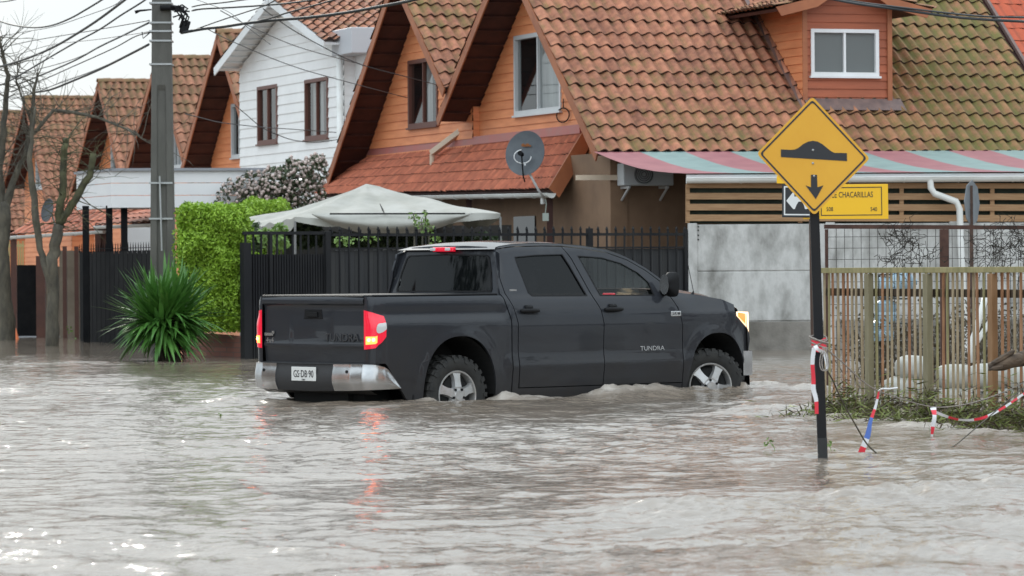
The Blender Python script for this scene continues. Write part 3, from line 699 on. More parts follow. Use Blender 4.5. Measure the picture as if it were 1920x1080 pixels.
# ================================================================ ground and water
M_ground = mat('wet_mud_asphalt', (.09, .08, .07), .9, (.06, .055, .05), 2)
gm = MB(); gm.poly((-600, -60, GND), (600, -60, GND), (600, 1200, GND), (-600, 1200, GND))
tag(gm.build('ground', M_ground), kind='structure')
rs = np.random.RandomState(5)
G = rs.rand(256, 256)*2*np.pi; GX, GY = np.cos(G), np.sin(G)
def perlin(x, y):
    xi = np.floor(x).astype(int); yi = np.floor(y).astype(int); xf = x-xi; yf = y-yi
    u = xf*xf*xf*(xf*(xf*6-15)+10); v = yf*yf*yf*(yf*(yf*6-15)+10)
    def g(i, j):
        a = (xi+i) & 255; b = (yi+j) & 255; return GX[a, b]*(xf-i)+GY[a, b]*(yf-j)
    n00, n10, n01, n11 = g(0, 0), g(1, 0), g(0, 1), g(1, 1)
    return (n00*(1-u)+n10*u)*(1-v)+(n01*(1-u)+n11*u)*v
def ridged(x, y): return 1-2*np.abs(perlin(x, y))
# truck frame, shared with the pickup
TH = R(42); TC, TS = math.cos(TH), math.sin(TH)
aa, bb = unp(856, 741); TY = F/181; TN = Vector((aa*TY, TY, 0))          # near rear hub
TO = TN+Vector((-TS, TC, 0))*.97                                          # rear axle centre
def tw_(x, y, z=0): return Vector((TO.x+TC*x-TS*y, TO.y+TS*x+TC*y, z))
ys = [3.0]; 
while ys[-1] < 19: ys.append(ys[-1]+.12)
while ys[-1] < 60: ys.append(ys[-1]+max(.04, .0013*ys[-1]))
while ys[-1] < 170: ys.append(ys[-1]+.0032*ys[-1])
ys = np.array(ys); NX = 420
tt = np.linspace(-1, 1, NX); prof = .62*tt+.38*tt**5
Yg = np.repeat(ys[:, None], NX, 1); Xg = prof[None, :]*(.26*Yg+5.0)
flow = .55
fx, fy = Xg+.35*perlin(Xg*.35, Yg*.35), Yg*1.0+.35*perlin(Xg*.35+40, Yg*.35+9)
H = np.zeros_like(Xg)
H += .050*perlin(fx*.55, fy*.42+3)
H += .030*ridged(fx*.95+11, fy*.85+5)
H += .021*ridged(fx*2.1+31, fy*2.0+7)
H += .009*ridged(fx*4.3+3, fy*4.6+17)
H += .0055*ridged(fx*9.1+3, fy*9.6+17)
calm = np.clip((Yg-56)/14, 0, 1)
rough = .55+.9*np.clip(perlin(Xg*.16+7, Yg*.10+2)+.5, 0, 1)
H *= (1-.70*calm)*rough*.86
# faster, rougher water in the foreground
fg = np.clip((27-Yg)/8, 0, 1); H += fg*.020*ridged(fx*1.3+80, fy*1.1+50)
foam = np.zeros_like(H)
def bump_(cx, cy, r, h, fo, rag=1.0, sx=1.0, ang=0.0):
    global H, foam
    dx, dy = Xg-cx, Yg-cy; ca, sa = math.cos(ang), math.sin(ang)
    u = (dx*ca+dy*sa)/(r*sx); v = (-dx*sa+dy*ca)/r
    g = np.exp(-(u*u+v*v)); H += g*h*(1+rag*.6*perlin(Xg*7+2, Yg*7)+rag*.3*perlin(Xg*17, Yg*17)); foam = np.maximum(foam, g*fo)
def tb(x, y, r, h, fo, sx=1.0):
    p = tw_(x, y); bump_(p.x, p.y, r, h, fo, 1.3, sx, TH)
tb(3.65, -1.20, .22, -.11, 0, 2.4); tb(0, -1.25, .22, -.09, 0, 2.4); tb(4.25, -1.08, .13, .06, .95, 1.5); tb(4.65, -.80, .25, .07, .9, 1.3); tb(4.85, -.2, .30, .05, .8, 1.0); tb(3.35, -1.15, .10, .06, .8, 1.3)
tb(.50, -1.15, .16, .11, .75, 1.2); tb(.9, -1.25, .22, .07, .6, 1.8); tb(1.85, -1.28, .20, .10, .7, 1.6); tb(2.4, -1.25, .2, .07, .5, 2.2); tb(-.48, -1.10, .10, .05, .5, 1.2); tb(0, -1.05, .10, .01, .5, 3)
tb(1.35, -1.35, .30, -.03, 0, 3); tb(-1.6, .4, .4, .03, .3, 1); tb(-1.35, 1.05, .25, .04, .5, 1.4); tb(4.5, -1.6, .3, .05, .5, 2.5)
# wake lines leaving the bow and the wheels
dxx = Xg-tw_(3.9, -1.1).x; dyy = Yg-tw_(3.9, -1.1).y
a_ = dxx*TC+dyy*TS; b_ = -dxx*TS+dyy*TC
for off, am, k0 in ((.30, .045, 1), (.22, .03, 2), (.15, .025, 3)):
    ln = b_-a_*off; mk = (a_ < .2)*np.exp(a_*.28)*(b_ < 0)
    H += am*mk*np.exp(-((ln)/.22)**2)*(1+.6*perlin(Xg*3, Yg*3))
# eddies at the sign posts and along the picket fence
for (px, py) in ((1543, 868), (1527, 778)):
    p = pkz(px, py); bump_(p.x-.10, p.y-.02, .14, .035, .35); bump_(p.x-.5, p.y-.3, .3, .02, .2)
for (px, py, r, h, fo) in ((1480, 775, .35, .06, .55), (1440, 785, .45, .04, .4), (1600, 790, .35, .03, .6), (1680, 800, .4, .03, .75), (1790, 812, .5, .04, .8), (1880, 822, .3, .03, .6),
                           (690+600, 965, .35, .06, .35), (1650, 950, .5, .06, .4), (1850, 935, .5, .05, .35), (1300, 985, .4, .05, .3), (1900, 1060, .6, .05, .35), (1830, 1000, .5, .03, .25)):
    p = pkz(px, py); bump_(p.x, p.y, r, h, fo, 1.2, 1.6)
crest = np.clip((ridged(fx*1.3+80, fy*1.1+50)-.86)/.14, 0, 1)*fg*.15
foam = np.clip(np.maximum(foam, crest)*(.45+1.1*(.5+perlin(Xg*14+5, Yg*14))), 0, 1)
me = bpy.data.meshes.new('flood_water'); NYr = len(ys)
co = np.stack([Xg, Yg, H], -1).reshape(-1, 3).astype(np.float32)
me.vertices.add(len(co)); me.vertices.foreach_set('co', co.ravel())
i0 = (np.arange(NYr-1)[:, None]*NX+np.arange(NX-1)[None, :]).ravel()
q = np.stack([i0, i0+1, i0+NX+1, i0+NX], -1).astype(np.int32)
me.loops.add(q.size); me.loops.foreach_set('vertex_index', q.ravel()); me.polygons.add(len(q))
me.polygons.foreach_set('loop_start', np.arange(len(q), dtype=np.int32)*4)
me.polygons.foreach_set('use_smooth', np.ones(len(q), dtype=bool)); me.update(calc_edges=True); me.validate()
fa = me.attributes.new('foam', 'FLOAT', 'POINT'); fa.data.foreach_set('value', foam.reshape(-1).astype(np.float32))
wm = bpy.data.materials.new('muddy_flood_water'); wm.use_nodes = True; n = wm.node_tree; b = n.nodes['Principled BSDF']
b.inputs['Roughness'].default_value = .07; b.inputs['IOR'].default_value = 1.36
at = n.nodes.new('ShaderNodeAttribute'); at.attribute_name = 'foam'
t = n.nodes.new('ShaderNodeTexCoord'); n1 = n.nodes.new('ShaderNodeTexNoise'); n1.inputs['Scale'].default_value = .7; n1.inputs['Detail'].default_value = 5
n.links.new(t.outputs['Object'], n1.inputs['Vector'])
r = n.nodes.new('ShaderNodeValToRGB'); e = r.color_ramp.elements; e[0].position = .35; e[0].color = (.200, .158, .122, 1); e[1].position = .7; e[1].color = (.265, .22, .178, 1)
n.links.new(n1.outputs[0], r.inputs[0])
mm_ = n.nodes.new('ShaderNodeMix'); mm_.data_type = 'RGBA'; n.links.new(at.outputs['Fac'], mm_.inputs[0]); n.links.new(r.outputs[0], mm_.inputs[6]); mm_.inputs[7].default_value = (.50, .455, .41, 1)
n.links.new(mm_.outputs[2], b.inputs['Base Color'])
mr_ = n.nodes.new('ShaderNodeMapRange'); mr_.inputs[3].default_value = .07; mr_.inputs[4].default_value = .5; n.links.new(at.outputs['Fac'], mr_.inputs[0]); n.links.new(mr_.outputs[0], b.inputs['Roughness'])
n2 = n.nodes.new('ShaderNodeTexNoise'); n2.inputs['Scale'].default_value = 13; n2.inputs['Detail'].default_value = 4; n2.inputs['Distortion'].default_value = .4; n.links.new(t.outputs['Object'], n2.inputs['Vector'])
bp = n.nodes.new('ShaderNodeBump'); at2 = n.nodes.new('ShaderNodeAttribute'); at2.attribute_name = 'ripple'; n.links.new(at2.outputs['Fac'], bp.inputs['Strength']); bp.inputs['Distance'].default_value = .014
n.links.new(n2.outputs[0], bp.inputs['Height']); n.links.new(bp.outputs[0], b.inputs['Normal'])
ra = me.attributes.new('ripple', 'FLOAT', 'POINT'); ra.data.foreach_set('value', ((1-.85*calm)*(.35+.65*np.clip(rough-.4, 0, 1))).reshape(-1).astype(np.float32)); me.materials.append(wm); wo = bpy.data.objects.new('flood_water', me); sc.collection.objects.link(wo); tag(wo, kind='structure')
# ================================================================ pickup truck (local frame: x forward, y left, z up from the water level)
T = empty('pickup_truck', TO, 'dark grey crew cab pickup truck with lit tail lamps driving through the flood water', 'pickup truck')
T.rotation_euler = (0, 0, TH); T['local'] = 1
M_paint = mat('dark_grey_paint', (.030, .0325, .0395), .40, (.036, .038, .044), 1.2, metal=.0, coat=.65, lo=.3, hi=.7)
b = M_paint.node_tree.nodes['Principled BSDF']; b.inputs['Coat Roughness'].default_value = .03; b.inputs['Specular IOR Level'].default_value = .05; b.inputs['Coat IOR'].default_value = 1.42
# thin film of dried road dirt on the lower body
n = M_paint.node_tree; t = n.nodes.new('ShaderNodeTexCoord'); sx = n.nodes.new('ShaderNodeSeparateXYZ'); n.links.new(t.outputs['Object'], sx.inputs[0])
mr = n.nodes.new('ShaderNodeMapRange'); mr.inputs[1].default_value = .95; mr.inputs[2].default_value = .10; mr.inputs[3].default_value = 0; mr.inputs[4].default_value = 1; n.links.new(sx.outputs[2], mr.inputs[0])
nn = n.nodes.new('ShaderNodeTexNoise'); nn.inputs['Scale'].default_value = 3.5; nn.inputs['Detail'].default_value = 7; n.links.new(t.outputs['Object'], nn.inputs['Vector'])
ml = n.nodes.new('ShaderNodeMath'); ml.operation = 'MULTIPLY'; n.links.new(mr.outputs[0], ml.inputs[0]); n.links.new(nn.outputs[0], ml.inputs[1])
old = b.inputs['Base Color'].links[0].from_socket
mix = n.nodes.new('ShaderNodeMix'); mix.data_type = 'RGBA'; n.links.new(ml.outputs[0], mix.inputs[0]); n.links.new(old, mix.inputs[6]); mix.inputs[7].default_value = (.034, .030, .027, 1); n.links.new(mix.outputs[2], b.inputs['Base Color'])
mr2 = n.nodes.new('ShaderNodeMapRange'); mr2.inputs[3].default_value = .30; mr2.inputs[4].default_value = .62; n.links.new(ml.outputs[0], mr2.inputs[0]); n.links.new(mr2.outputs[0], b.inputs['Roughness'])
M_plast = mat('black_plastic', (.012, .012, .013), .55, spec=.15); M_rubber = mat('tyre_rubber', (.012, .012, .012), .75, (.025, .024, .022), 9)
M_chrome = mat('dull_chrome', (.60, .60, .61), .2, (.44, .44, .44), 5, metal=.9); M_rim = mat('silver_rim', (.55, .55, .56), .3, (.40, .39, .37), 6, metal=.55)
M_well = mat('wheel_well', (.006, .006, .006), .9); M_step = mat('dark_grey_bumper', (.040, .040, .042), .5, spec=.3)
M_tint = glassmat('dark_tint_glass', (.05, .05, .055), .5, (.006, .007, .008), .7)
M_clear = glassmat('cab_glass', (.80, .85, .83), .55, (.03, .036, .036), .06)
M_red = mat('red_lamp', (.55, .01, .03), .15, emit=(.9, .015, .05), estr=.40, coat=.5)
M_redhot = mat('lit_lamp_centre', (.9, .15, .02), .2, emit=(1, .13, .03), estr=4.5)
M_hot = mat('lit_bulb', (1, .4, .1), .2, emit=(1, .45, .1), estr=9)
M_lens = mat('white_lens', (.62, .62, .62), .12, coat=.5); M_plate = mat('plate_white', (.72, .72, .70), .4)
M_head = mat('headlamp_lit', (.9, .8, .65), .1, emit=(1, .66, .38), estr=1.1); M_amber = mat('amber_lens', (.8, .22, .04), .2, emit=(1, .25, .05), estr=1.0)
M_ink = mat('dark_ink', (.015, .015, .02), .5); M_seat = mat('seat_cloth', (.035, .035, .036), .8)
AR = (.03, .09, .50, .615); AF = (3.80, .09, .455, .59)      # arches: cx, cz, rx, rz
low = [(-.2, .90), (-.02, .935), (.10, .965), (.30, .992), (.385, 1.006), (.42, .998), (.50, .984), (.62, .988), (.80, .998), (.90, .992), (.97, .98), (1.04, .962), (1.09, .942), (1.12, .925), (1.60, .745), (1.72, .65)]
bed = [(-.2, .93), (.10, .965), (.30, .985), (.5, .99), (.70, .998), (.82, 1.004), (.865, .994), (.93, .958), (.955, .955), (1.03, .968), (1.075, .962), (1.10, .950), (1.124, .925), (1.3, .87)]
fen = [(-.2, .92), (.10, .955), (.30, .985), (.385, .995), (.5, .985), (.70, .985), (.84, .985), (.90, .978), (.94, .955), (1.0, .925), (1.06, .895), (1.12, .86), (1.3, .75)]
def W0(x, z):
    a = interp(z, low); b_ = interp(z, bed); c = interp(z, fen)
    s1 = smooth01(.62, .76, x); s2 = smooth01(3.0, 3.6, x)
    w_ = (b_*(1-s1)+a*s1)*(1-s2)+c*s2
    for (cx, cz, rx, rz) in (AR, AF):
        d = math.hypot((x-cx)/rx, (z-cz)/rz)
        if z < .9: w_ += .020*math.exp(-((d-1)*.5/.085)**2)*(1-smooth01(.7, .9, z))
    if x > 3.9: w_ -= .13*((x-3.9)/.6)**2
    if x < -.92: w_ -= .045*((-.92-x)/.17)**2
    return w_
def W(x, z):
    h = .012; return (W0(x, z)*2+W0(x, z-h)+W0(x, z+h))/4
def panel(name, outline, mt, parent, side, holes=(), off=0.0, res=.075, flange=.03, Wf=None, nrm=True):
    """body skin inside a (x,z) outline, following the width function"""
    Wf = Wf or W
    # refine outline
    def refine(pl):
        o = []
        for (a, b_), (c, d) in zip(pl, pl[1:]+pl[:1]):
            k = max(1, int(math.hypot(c-a, d-b_)/.06)); o += [(a+(c-a)*i/k, b_+(d-b_)*i/k) for i in range(k)]
        return o
    loops = [refine(outline)]+[refine(h) for h in holes]
    vs = []; ed = []
    for l_ in loops:
        k = len(vs); vs += l_; ed += [(k+i, k+(i+1) % len(l_)) for i in range(len(l_))]
    xs = [p[0] for p in outline]; zs = [p[1] for p in outline]
    x = min(xs)+res/2; row = 0
    def near_b(p):
        for l_ in loops:
            for q in l_:
                if abs(q[0]-p[0]) < .03 and abs(q[1]-p[1]) < .03: return True
        return False
    while x < max(xs):
        z = min(zs)+(res*.2 if row % 2 else res*.35)
        while z < max(zs):
            if inside((x, z), loops[0]) and not any(inside((x, z), h) for h in loops[1:]) and not near_b((x, z)): vs.append((x, z))
            z += res*.4
        x += res; row += 1
    r_ = geometry.delaunay_2d_cdt([Vector(p) for p in vs], ed, [], 0, 1e-6)
    co, _, fs = r_[0], r_[1], r_[2]; V = []; Fc = []
    for p in co: V.append(Vector((p.x, side*(Wf(p.x, p.y)+off), p.y)))
    for f in fs:
        c = ((co[f[0]].x+co[f[1]].x+co[f[2]].x)/3, (co[f[0]].y+co[f[1]].y+co[f[2]].y)/3)
        if inside(c, loops[0]) and not any(inside(c, h) for h in loops[1:]):
            a, b_, c_ = [co[i] for i in f[:3]]; cr = (b_.x-a.x)*(c_.y-a.y)-(b_.y-a.y)*(c_.x-a.x)
            ff = list(f[:3]) if cr > 0 else list(f[:3])[::-1]
            Fc.append(ff if side < 0 else ff[::-1])
    nv = len(V); base = nv
    if flange:
        for l_ in loops:
            k = len(V)
            for p in l_:
                w_ = Wf(*p)+off; V.append(Vector((p[0], side*w_, p[1]))); V.append(Vector((p[0], side*(w_-flange), p[1])))
            n_ = len(l_)
            for i in range(n_):
                j = (i+1) % n_; Fc.append([k+2*i, k+2*i+1, k+2*j+1, k+2*j])
    me = bpy.data.meshes.new(name); me.from_pydata(V, [], Fc); me.materials.append(mt)
    me.polygons.foreach_set('use_smooth', [True]*len(me.polygons)); me.update()
    nr = []
    for i, p in enumerate(V):
        if i < base:
            h = .014; gx = (Wf(p.x+h, p.z)-Wf(p.x-h, p.z))/(2*h); gz = (Wf(p.x, p.z+h)-Wf(p.x, p.z-h))/(2*h)
            nr.append(Vector((-gx, side, -gz)).normalized())
        else: nr.append(Vector((0, 0, 0)))
    me.normals_split_custom_set_from_vertices([tuple(v) for v in nr])
    o = bpy.data.objects.new(name, me); sc.collection.objects.link(o); o.parent = parent; return o
def arc(A, a0, a1, n=28):
    cx, cz, rx, rz = A
    return [(cx+rx*math.copysign(abs(math.cos(t))**.88, math.cos(t)), cz+rz*abs(math.sin(t))**.88) for t in [R(a0+(a1-a0)*i/n) for i in range(n+1)]]
door_r = [(.735, 1.14), (.700, 1.38), (.705, 1.555), (.76, 1.600), (1.0, 1.625), (1.45, 1.633), (1.715, 1.628), (1.80, 1.50), (1.965, 1.085), (2.045, .95), (2.075, .80), (2.075, .15), (.875, .15), (.855, .55), (.85, .82), (.80, 1.0)]
door_f = [(1.725, 1.628), (2.02, 1.603), (2.35, 1.558), (2.62, 1.480), (2.86, 1.362), (3.06, 1.225), (3.075, 1.15), (3.20, .97), (3.255, .77), (3.262, .15), (2.087, .15), (2.087, .80), (2.057, .95), (1.977, 1.09), (1.812, 1.505)]
win_r = [(.995, 1.525), (1.30, 1.545), (1.695, 1.552), (1.755, 1.44), (1.90, 1.10), (1.10, 1.105), (1.055, 1.14), (1.00, 1.46)]
win_f = [(1.905, 1.535), (2.25, 1.515), (2.52, 1.452), (2.74, 1.345), (2.865, 1.235), (2.895, 1.095), (2.08, 1.100), (1.95, 1.43)]
bedside = [(-1.06, 1.120), (.650, 1.120), (.675, 1.09), (.70, 1.0), (.742, .86), (.755, .55), (.76, .03), (.545, .03)]+arc(AR, 0, 180)[0:]+[(-.50, .03), (-.66, .05), (-.74, .15), (-.97, .44), (-1.06, .44)]
fender = [(3.085, 1.15), (3.215, .97), (3.267, .77), (3.274, .05), (3.335, .05)]+arc(AF, 180, 0)+[(4.30, .20), (4.36, .46), (4.40, .60), (4.37, .70), (4.24, .80), (4.10, .895), (4.13, .985), (3.95, 1.045), (3.6, 1.095), (3.3, 1.125)]
def roofz(x): return interp(x, [(.70, 1.600), (.80, 1.632), (1.0, 1.655), (1.3, 1.668), (1.7, 1.662), (2.02, 1.64), (2.35, 1.595), (2.62, 1.52), (2.86, 1.40), (3.1, 1.25), (3.35, 1.10)])
cab_out = [(.665, 1.10), (.66, 1.14), (.672, 1.38), (.70, 1.55), (.73, 1.60), (.82, 1.635), (1.0, 1.655), (1.3, 1.668), (1.7, 1.662), (2.02, 1.64), (2.35, 1.595), (2.62, 1.52), (2.86, 1.402), (3.12, 1.235), (3.30, 1.128), (3.28, 1.10), (3.06, 1.145), (3.05, 1.16), (3.05, 1.225)]
def rail_poly():
    top = cab_out[1:15]
    inner = [(3.085, 1.158), (3.07, 1.233)]+[(x, z+.010) for x, z in door_f[1:5]][::-1]+[(1.72, 1.640)]+[(x, z+.010) for x, z in door_r[3:6]][::-1]+[(.693, 1.56), (.688, 1.38), (.722, 1.14), (.79, 1.0), (.838, .82), (.843, .55), (.86, .14), (3.262, .14), (3.262, .03), (.775, .03), (.770, .55), (.757, .86), (.715, 1.0), (.69, 1.09)]
    return top+inner
for sd_ in (-1, 1):
    s = panel('bed_side', bedside, M_paint, T, sd_)
    # corner wrap behind the bed side, round to the tailgate
    def cornerpt(a, z, o_=0.0, sd_=sd_):
        an = a*math.pi/2; y1 = W(-1.06, z); y0 = .835
        x = -1.06-(.065+o_)*math.sin(an); y = y0+(y1-y0+o_)*math.cos(an)**.75 if an < 1.5707 else y0
        return Vector((x, sd_*y, z))
    MB().grid(lambda a, b_: cornerpt(a, .44+.684*b_), 10, 14, sd_ < 0).build('corner', M_paint, s, smooth=True)
    d = panel('door', door_r, M_paint, T, sd_, [win_r]); panel('window', [(x+(.01 if x < 1.4 else -.01)*-1, z) for x, z in win_r], M_tint, d, sd_, off=-.012, flange=0)
    d2 = panel('door', door_f, M_paint, T, sd_, [win_f]); panel('window', win_f, M_clear, d2, sd_, off=-.012, flange=0)
    for dd, win in ((d, win_r), (d2, win_f)):   # rubber seal: thin ring round the glass
        cxm = sum(p[0] for p in win)/len(win); czm = sum(p[1] for p in win)/len(win)
        inner = [(cxm+(x-cxm)*.965, czm+(z-czm)*.945) for x, z in win]
        panel('seal', win, M_plast, dd, sd_, [inner], off=.002, flange=.01)
    for dd, hx in ((d, 1.00), (d2, 2.215)):
        m = MB(); pts = []
        for k in range(9): pts.append((hx-.13+.26*k/8, sd_*(W(hx, .95)+.022+.022*math.sin(math.pi*k/8)), .955))
        m.tube(pts, [.016, .022, .024, .024, .024, .024, .024, .022, .016], 10)
        m.tube([(hx-.045, sd_*(W(hx, .96)-.0), .985), (hx+.045, sd_*(W(hx, .96)-.0), .985)], .028, 10)
        m.build('handle', M_plast, dd, smooth=True)
    f_ = panel('fender', fender, M_paint, T, sd_)
    r_ = panel('cab_side', rail_poly(), M_paint, T, sd_, res=.03)
    # rocker and step bar
    MB().tube([(.80, sd_*.93, .0), (.95, sd_*1.0, -.02), (2.2, sd_*1.0, -.02), (3.15, sd_*1.0, -.02), (3.27, sd_*.93, .0)], [.03, .045, .045, .045, .03], 10).build('step_bar', M_plast, T, smooth=True)
    # mirror on its arm
    m = MB(); yb = W(3.0, 1.15)
    def mir(a, b_, sd_=sd_):
        an = 2*math.pi*b_; e = 4.5; c_, s_ = math.cos(an), math.sin(an); rr = (abs(c_)**e+abs(s_)**e)**(-1/e)
        return Vector((2.955+.10*math.sin(math.pi*a)*.9+.02*c_, sd_*(yb+.14+(.088*c_*rr)*math.sin(math.pi*(a*.86+.10))), 1.215+.135*s_*rr*math.sin(math.pi*(a*.86+.10))))
    m.grid(mir, 10, 28)
    mi = m.build('mirror', M_plast, T, smooth=True)
    MB().tube([(3.03, sd_*(yb-.03), 1.125), (3.02, sd_*(yb+.10), 1.13)], [.045, .035], 10).build('arm', M_plast, mi, smooth=True)
    m = MB(); m.poly(*[(2.925, sd_*(yb+.14+.07*math.cos(t)), 1.215+.11*math.sin(t)) for t in [k*math.pi/8 for k in range(16)]]); m.build('mirror_glass', M_chrome, mi)
# tailgate
def tg(y, z):
    p = interp(z, [(.44, -1.105), (.56, -1.112), (.595, -1.118), (.61, -1.128), (.63, -1.130), (.66, -1.118), (.80, -1.112), (1.0, -1.114), (1.03, -1.120), (1.052, -1.150), (1.085, -1.156), (1.108, -1.148), (1.122, -1.138)])
    if .33 > abs(y-.04) and .60 < z < .90: p += .006
    return p+.02*(y/.85)**2
m = MB(); zz = [.44, .5, .56, .59, .60, .61, .62, .63, .645, .66, .72, .80, .9, .96, 1.0, 1.02, 1.035, 1.045, 1.052, 1.07, 1.085, 1.10, 1.108, 1.115, 1.122]
def tgf(a, b_):
    k = b_*(len(zz)-1); i = min(int(k), len(zz)-2); z = zz[i]+(zz[i+1]-zz[i])*(k-i); y = -.828+1.656*a; return Vector((tg(y, z), y, z))
m.grid(tgf, 60, len(zz)-1, True)
G_ = m.build('tailgate', M_paint, T, smooth=True, auto=35)
m = MB(); m.box((-1.128, -.83, .43), (-1.07, .83, .44)); m.build('seam', M_plast, G_)
m = MB()
def hnd(a, b_): return Vector((-1.145, 0, 0))
m.prism([(-.155, .895), (.155, .895), (.135, .99), (-.135, .99)], lambda u, v, d: (-1.112-d, u, v), 0, .008)
m.prism([(-.085, .915), (.085, .915), (.085, .965), (-.085, .965)], lambda u, v, d: (-1.121-d, u, v), 0, .016)
m.build('handle', M_plast, G_, bevel=.006)
M_emb = mat('embossed_letters', (.065, .067, .073), .3, metal=.3)
text('lettering', 'TUNDRA', .115, (tg(-.42, .70)-.004, -.46, .70), (0, -1, 0), (0, 0, 1), M_emb, G_, .004, sx=1.15)
text('badge', '4x4', .085, (tg(.72, .66)-.006, .725, .665), (0, -1, 0), (0, 0, 1), M_chrome, G_, .004)
m = MB(); m.box((-1.125, .66, .715), (-1.117, .80, .745)); m.box((-1.125, .64, .735), (-1.117, .68, .765)); m.build('badge', M_chrome, G_)
# tail lamps wrap the corner
for sd_ in (-1, 1):
    def lamp(a, b_, o_=.008, sd_=sd_):
        # a: 0 on the side (front end) .. 1 on the tailgate edge ; path along side then corner
        L1 = .085
        top = interp(a, [(0, .925), (.4, .955), (1, .985)]); bot = interp(a, [(0, .715), (.18, .66), (.5, .60), (1, .585)])
        z = bot+(top-bot)*b_
        if a < .35:
            x = -.975-(.085)*(a/.35); p = Vector((x, sd_*(W(x, z)+o_), z))
        else: p = cornerpt((a-.35)/.65, z, o_, sd_)
        return p
    cp = cornerpt
    m = MB(); m.grid(lamp, 26, 12, sd_ > 0)
    lo_ = m.build('tail_light', M_red, T, smooth=True)
    def patch(a0, a1, b0, b1, mt_, nm, o2=.013, rag=0):
        MB().grid(lambda a, b_: lamp(a0+(a1-a0)*a+(rag*math.sin(b_*math.pi)*0), b0+(b1-b0)*b_, o2), 8, 6, sd_ > 0).build(nm, mt_, lo_, smooth=True)
    def patchf(cx_, cz_, ra, rb, mt_, nm, o2=.013, clipa=None):
        m2 = MB()
        def q(a, b_):
            an = 2*math.pi*b_; aa_ = cx_+ra*a*math.copysign(abs(math.cos(an))**.7, math.cos(an)); return lamp(max(clipa or 0, min(1, aa_)), cz_+rb*a*math.sin(an), o2)
        m2.grid(q, 4, 24, sd_ > 0); m2.build(nm, mt_, lo_, smooth=True)
    patchf(.16, .53, .33, .17, M_lens, 'reverse_lens')
    patch(.42, .95, .12, .33, M_redhot, 'lit_lens', .011)
    patchf(.62, .24, .08, .05, M_hot, 'bulb', .015); patchf(.82, .24, .07, .045, M_hot, 'bulb', .015)
# rear bumper: chrome ends wrap to the sides
def bum(a, b_, o_=0.0):
    # a in -1..1 across; b_ 0 bottom .. 1 top
    s_ = abs(a); sg = math.copysign(1, a)
    pl = [(0, -1.235, 0), (.40, -1.235, .40), (.70, -1.215, .72), (.82, -1.175, .875), (.90, -1.09, .965), (.95, -.98, .992), (1, -.78, 1.0)]
    x = interp(s_, [(p[0], p[1]) for p in pl]); y = interp(s_, [(p[0], p[2]) for p in pl])
    z0 = interp(s_, [(0, .15), (.7, .165), (.9, .175), (1, .18)]); z1 = interp(s_, [(0, .43), (.80, .435), (.9, .43), (.955, .40), (1, .19)])
    z = z0+(z1-z0)*b_; bul = .022*math.sin(math.pi*min(1, b_*1.1))-.05*max(0, .3-b_)
    if s_ > .95: z = z1*0+z0+(max(z1, z0+.01)-z0)*b_
    return Vector((x-bul*(1-.6*s_**4)-o_, sg*(y+bul*.6*s_**6+o_*.5*(s_ > .8)), z))
m = MB(); m.grid(lambda a, b_: bum(-.5+a, b_)+Vector((.035, 0, 0)), 30, 10, True); m.grid(lambda a, b_: (bum(-.93+1.86*a, 1).lerp(Vector((-1.08, bum(-.93+1.86*a, 1).y, .445)), b_)), 40, 2, True)
m.grid(lambda a, b_: bum(-1+2*a, b_, -.012), 60, 8, True)
m.grid(lambda a, b_: bum(-.85+1.7*a, 0, -.012).lerp(Vector((-1.0, bum(-.85+1.7*a, 0).y*.98, .12)), b_), 30, 1, True)
B_ = m.build('rear_bumper', M_step, T, smooth=True, auto=40)
for sg in (-1, 1):
    m = MB(); m.grid(lambda a, b_: bum(sg*(.46+.54*a), b_, .004), 40, 14, sg > 0)
    m.grid(lambda a, b_: bum(sg*.46, b_, .004)+Vector((.04*a, 0, 0)), 1, 8)
    c_ = m.build('chrome_end', M_chrome, B_, smooth=True, auto=50)
    p = bum(sg*.66, .72, .006); MB().tube([p+Vector((.01, 0, 0)), p+Vector((-.004, 0, 0))], .017, 12).build('sensor', M_plast, c_)
m = MB(); m.box((-1.222, .25, .19), (-1.203, .41, .36)); m.tube([(-1.205, -.07+.30, .33), (-1.225, .23, .33)], .03, 12); m.build('recess_socket', M_plast, B_, bevel=.01)
m = MB(); m.box((-1.252, -.20, .255), (-1.245, .20, .40)); P_ = m.build('licence_plate', M_plate, T, bevel=.006)
text('characters', 'GS·DB·90', .105, (-1.254, 0, .325), (0, -1, 0), (0, 0, 1), M_ink, P_, .001, sx=.78)
text('characters', 'CHILE', .022, (-1.254, 0, .268), (0, -1, 0), (0, 0, 1), M_ink, P_, .001)
# tonneau cover and cab back
m = MB(); m.box((-1.135, -.83, 1.120), (-1.07, .83, 1.134)); m.box((-1.08, -.90, 1.122), (.64, .90, 1.142)); m.build('tonneau_cover', M_plast, T, bevel=.008)
def cb(y, z): return .665+ (z-1.10)*.20 - .035*(1-(y/.8)**2)
m = MB()
cout = [(-W(.7, 1.06), 1.06), (-W(.7, 1.12), 1.12)]+[(-W(.7, z)+(.0 if z < 1.5 else .0), z) for z in (1.2, 1.3, 1.4, 1.5, 1.56)]+[(-.72, 1.60), (-.6, 1.632), (-.3, 1.645), (0, 1.648), (.3, 1.645), (.6, 1.632), (.72, 1.60)]+[(W(.7, z), z) for z in (1.56, 1.5, 1.4, 1.3, 1.2, 1.12)]+[(W(.7, 1.06), 1.06)]
glo = [(-.77, 1.155), (-.775, 1.19), (-.735, 1.36), (-.675, 1.52), (-.63, 1.548), (0, 1.56), (.63, 1.548), (.675, 1.52), (.735, 1.36), (.775, 1.19), (.77, 1.155)]
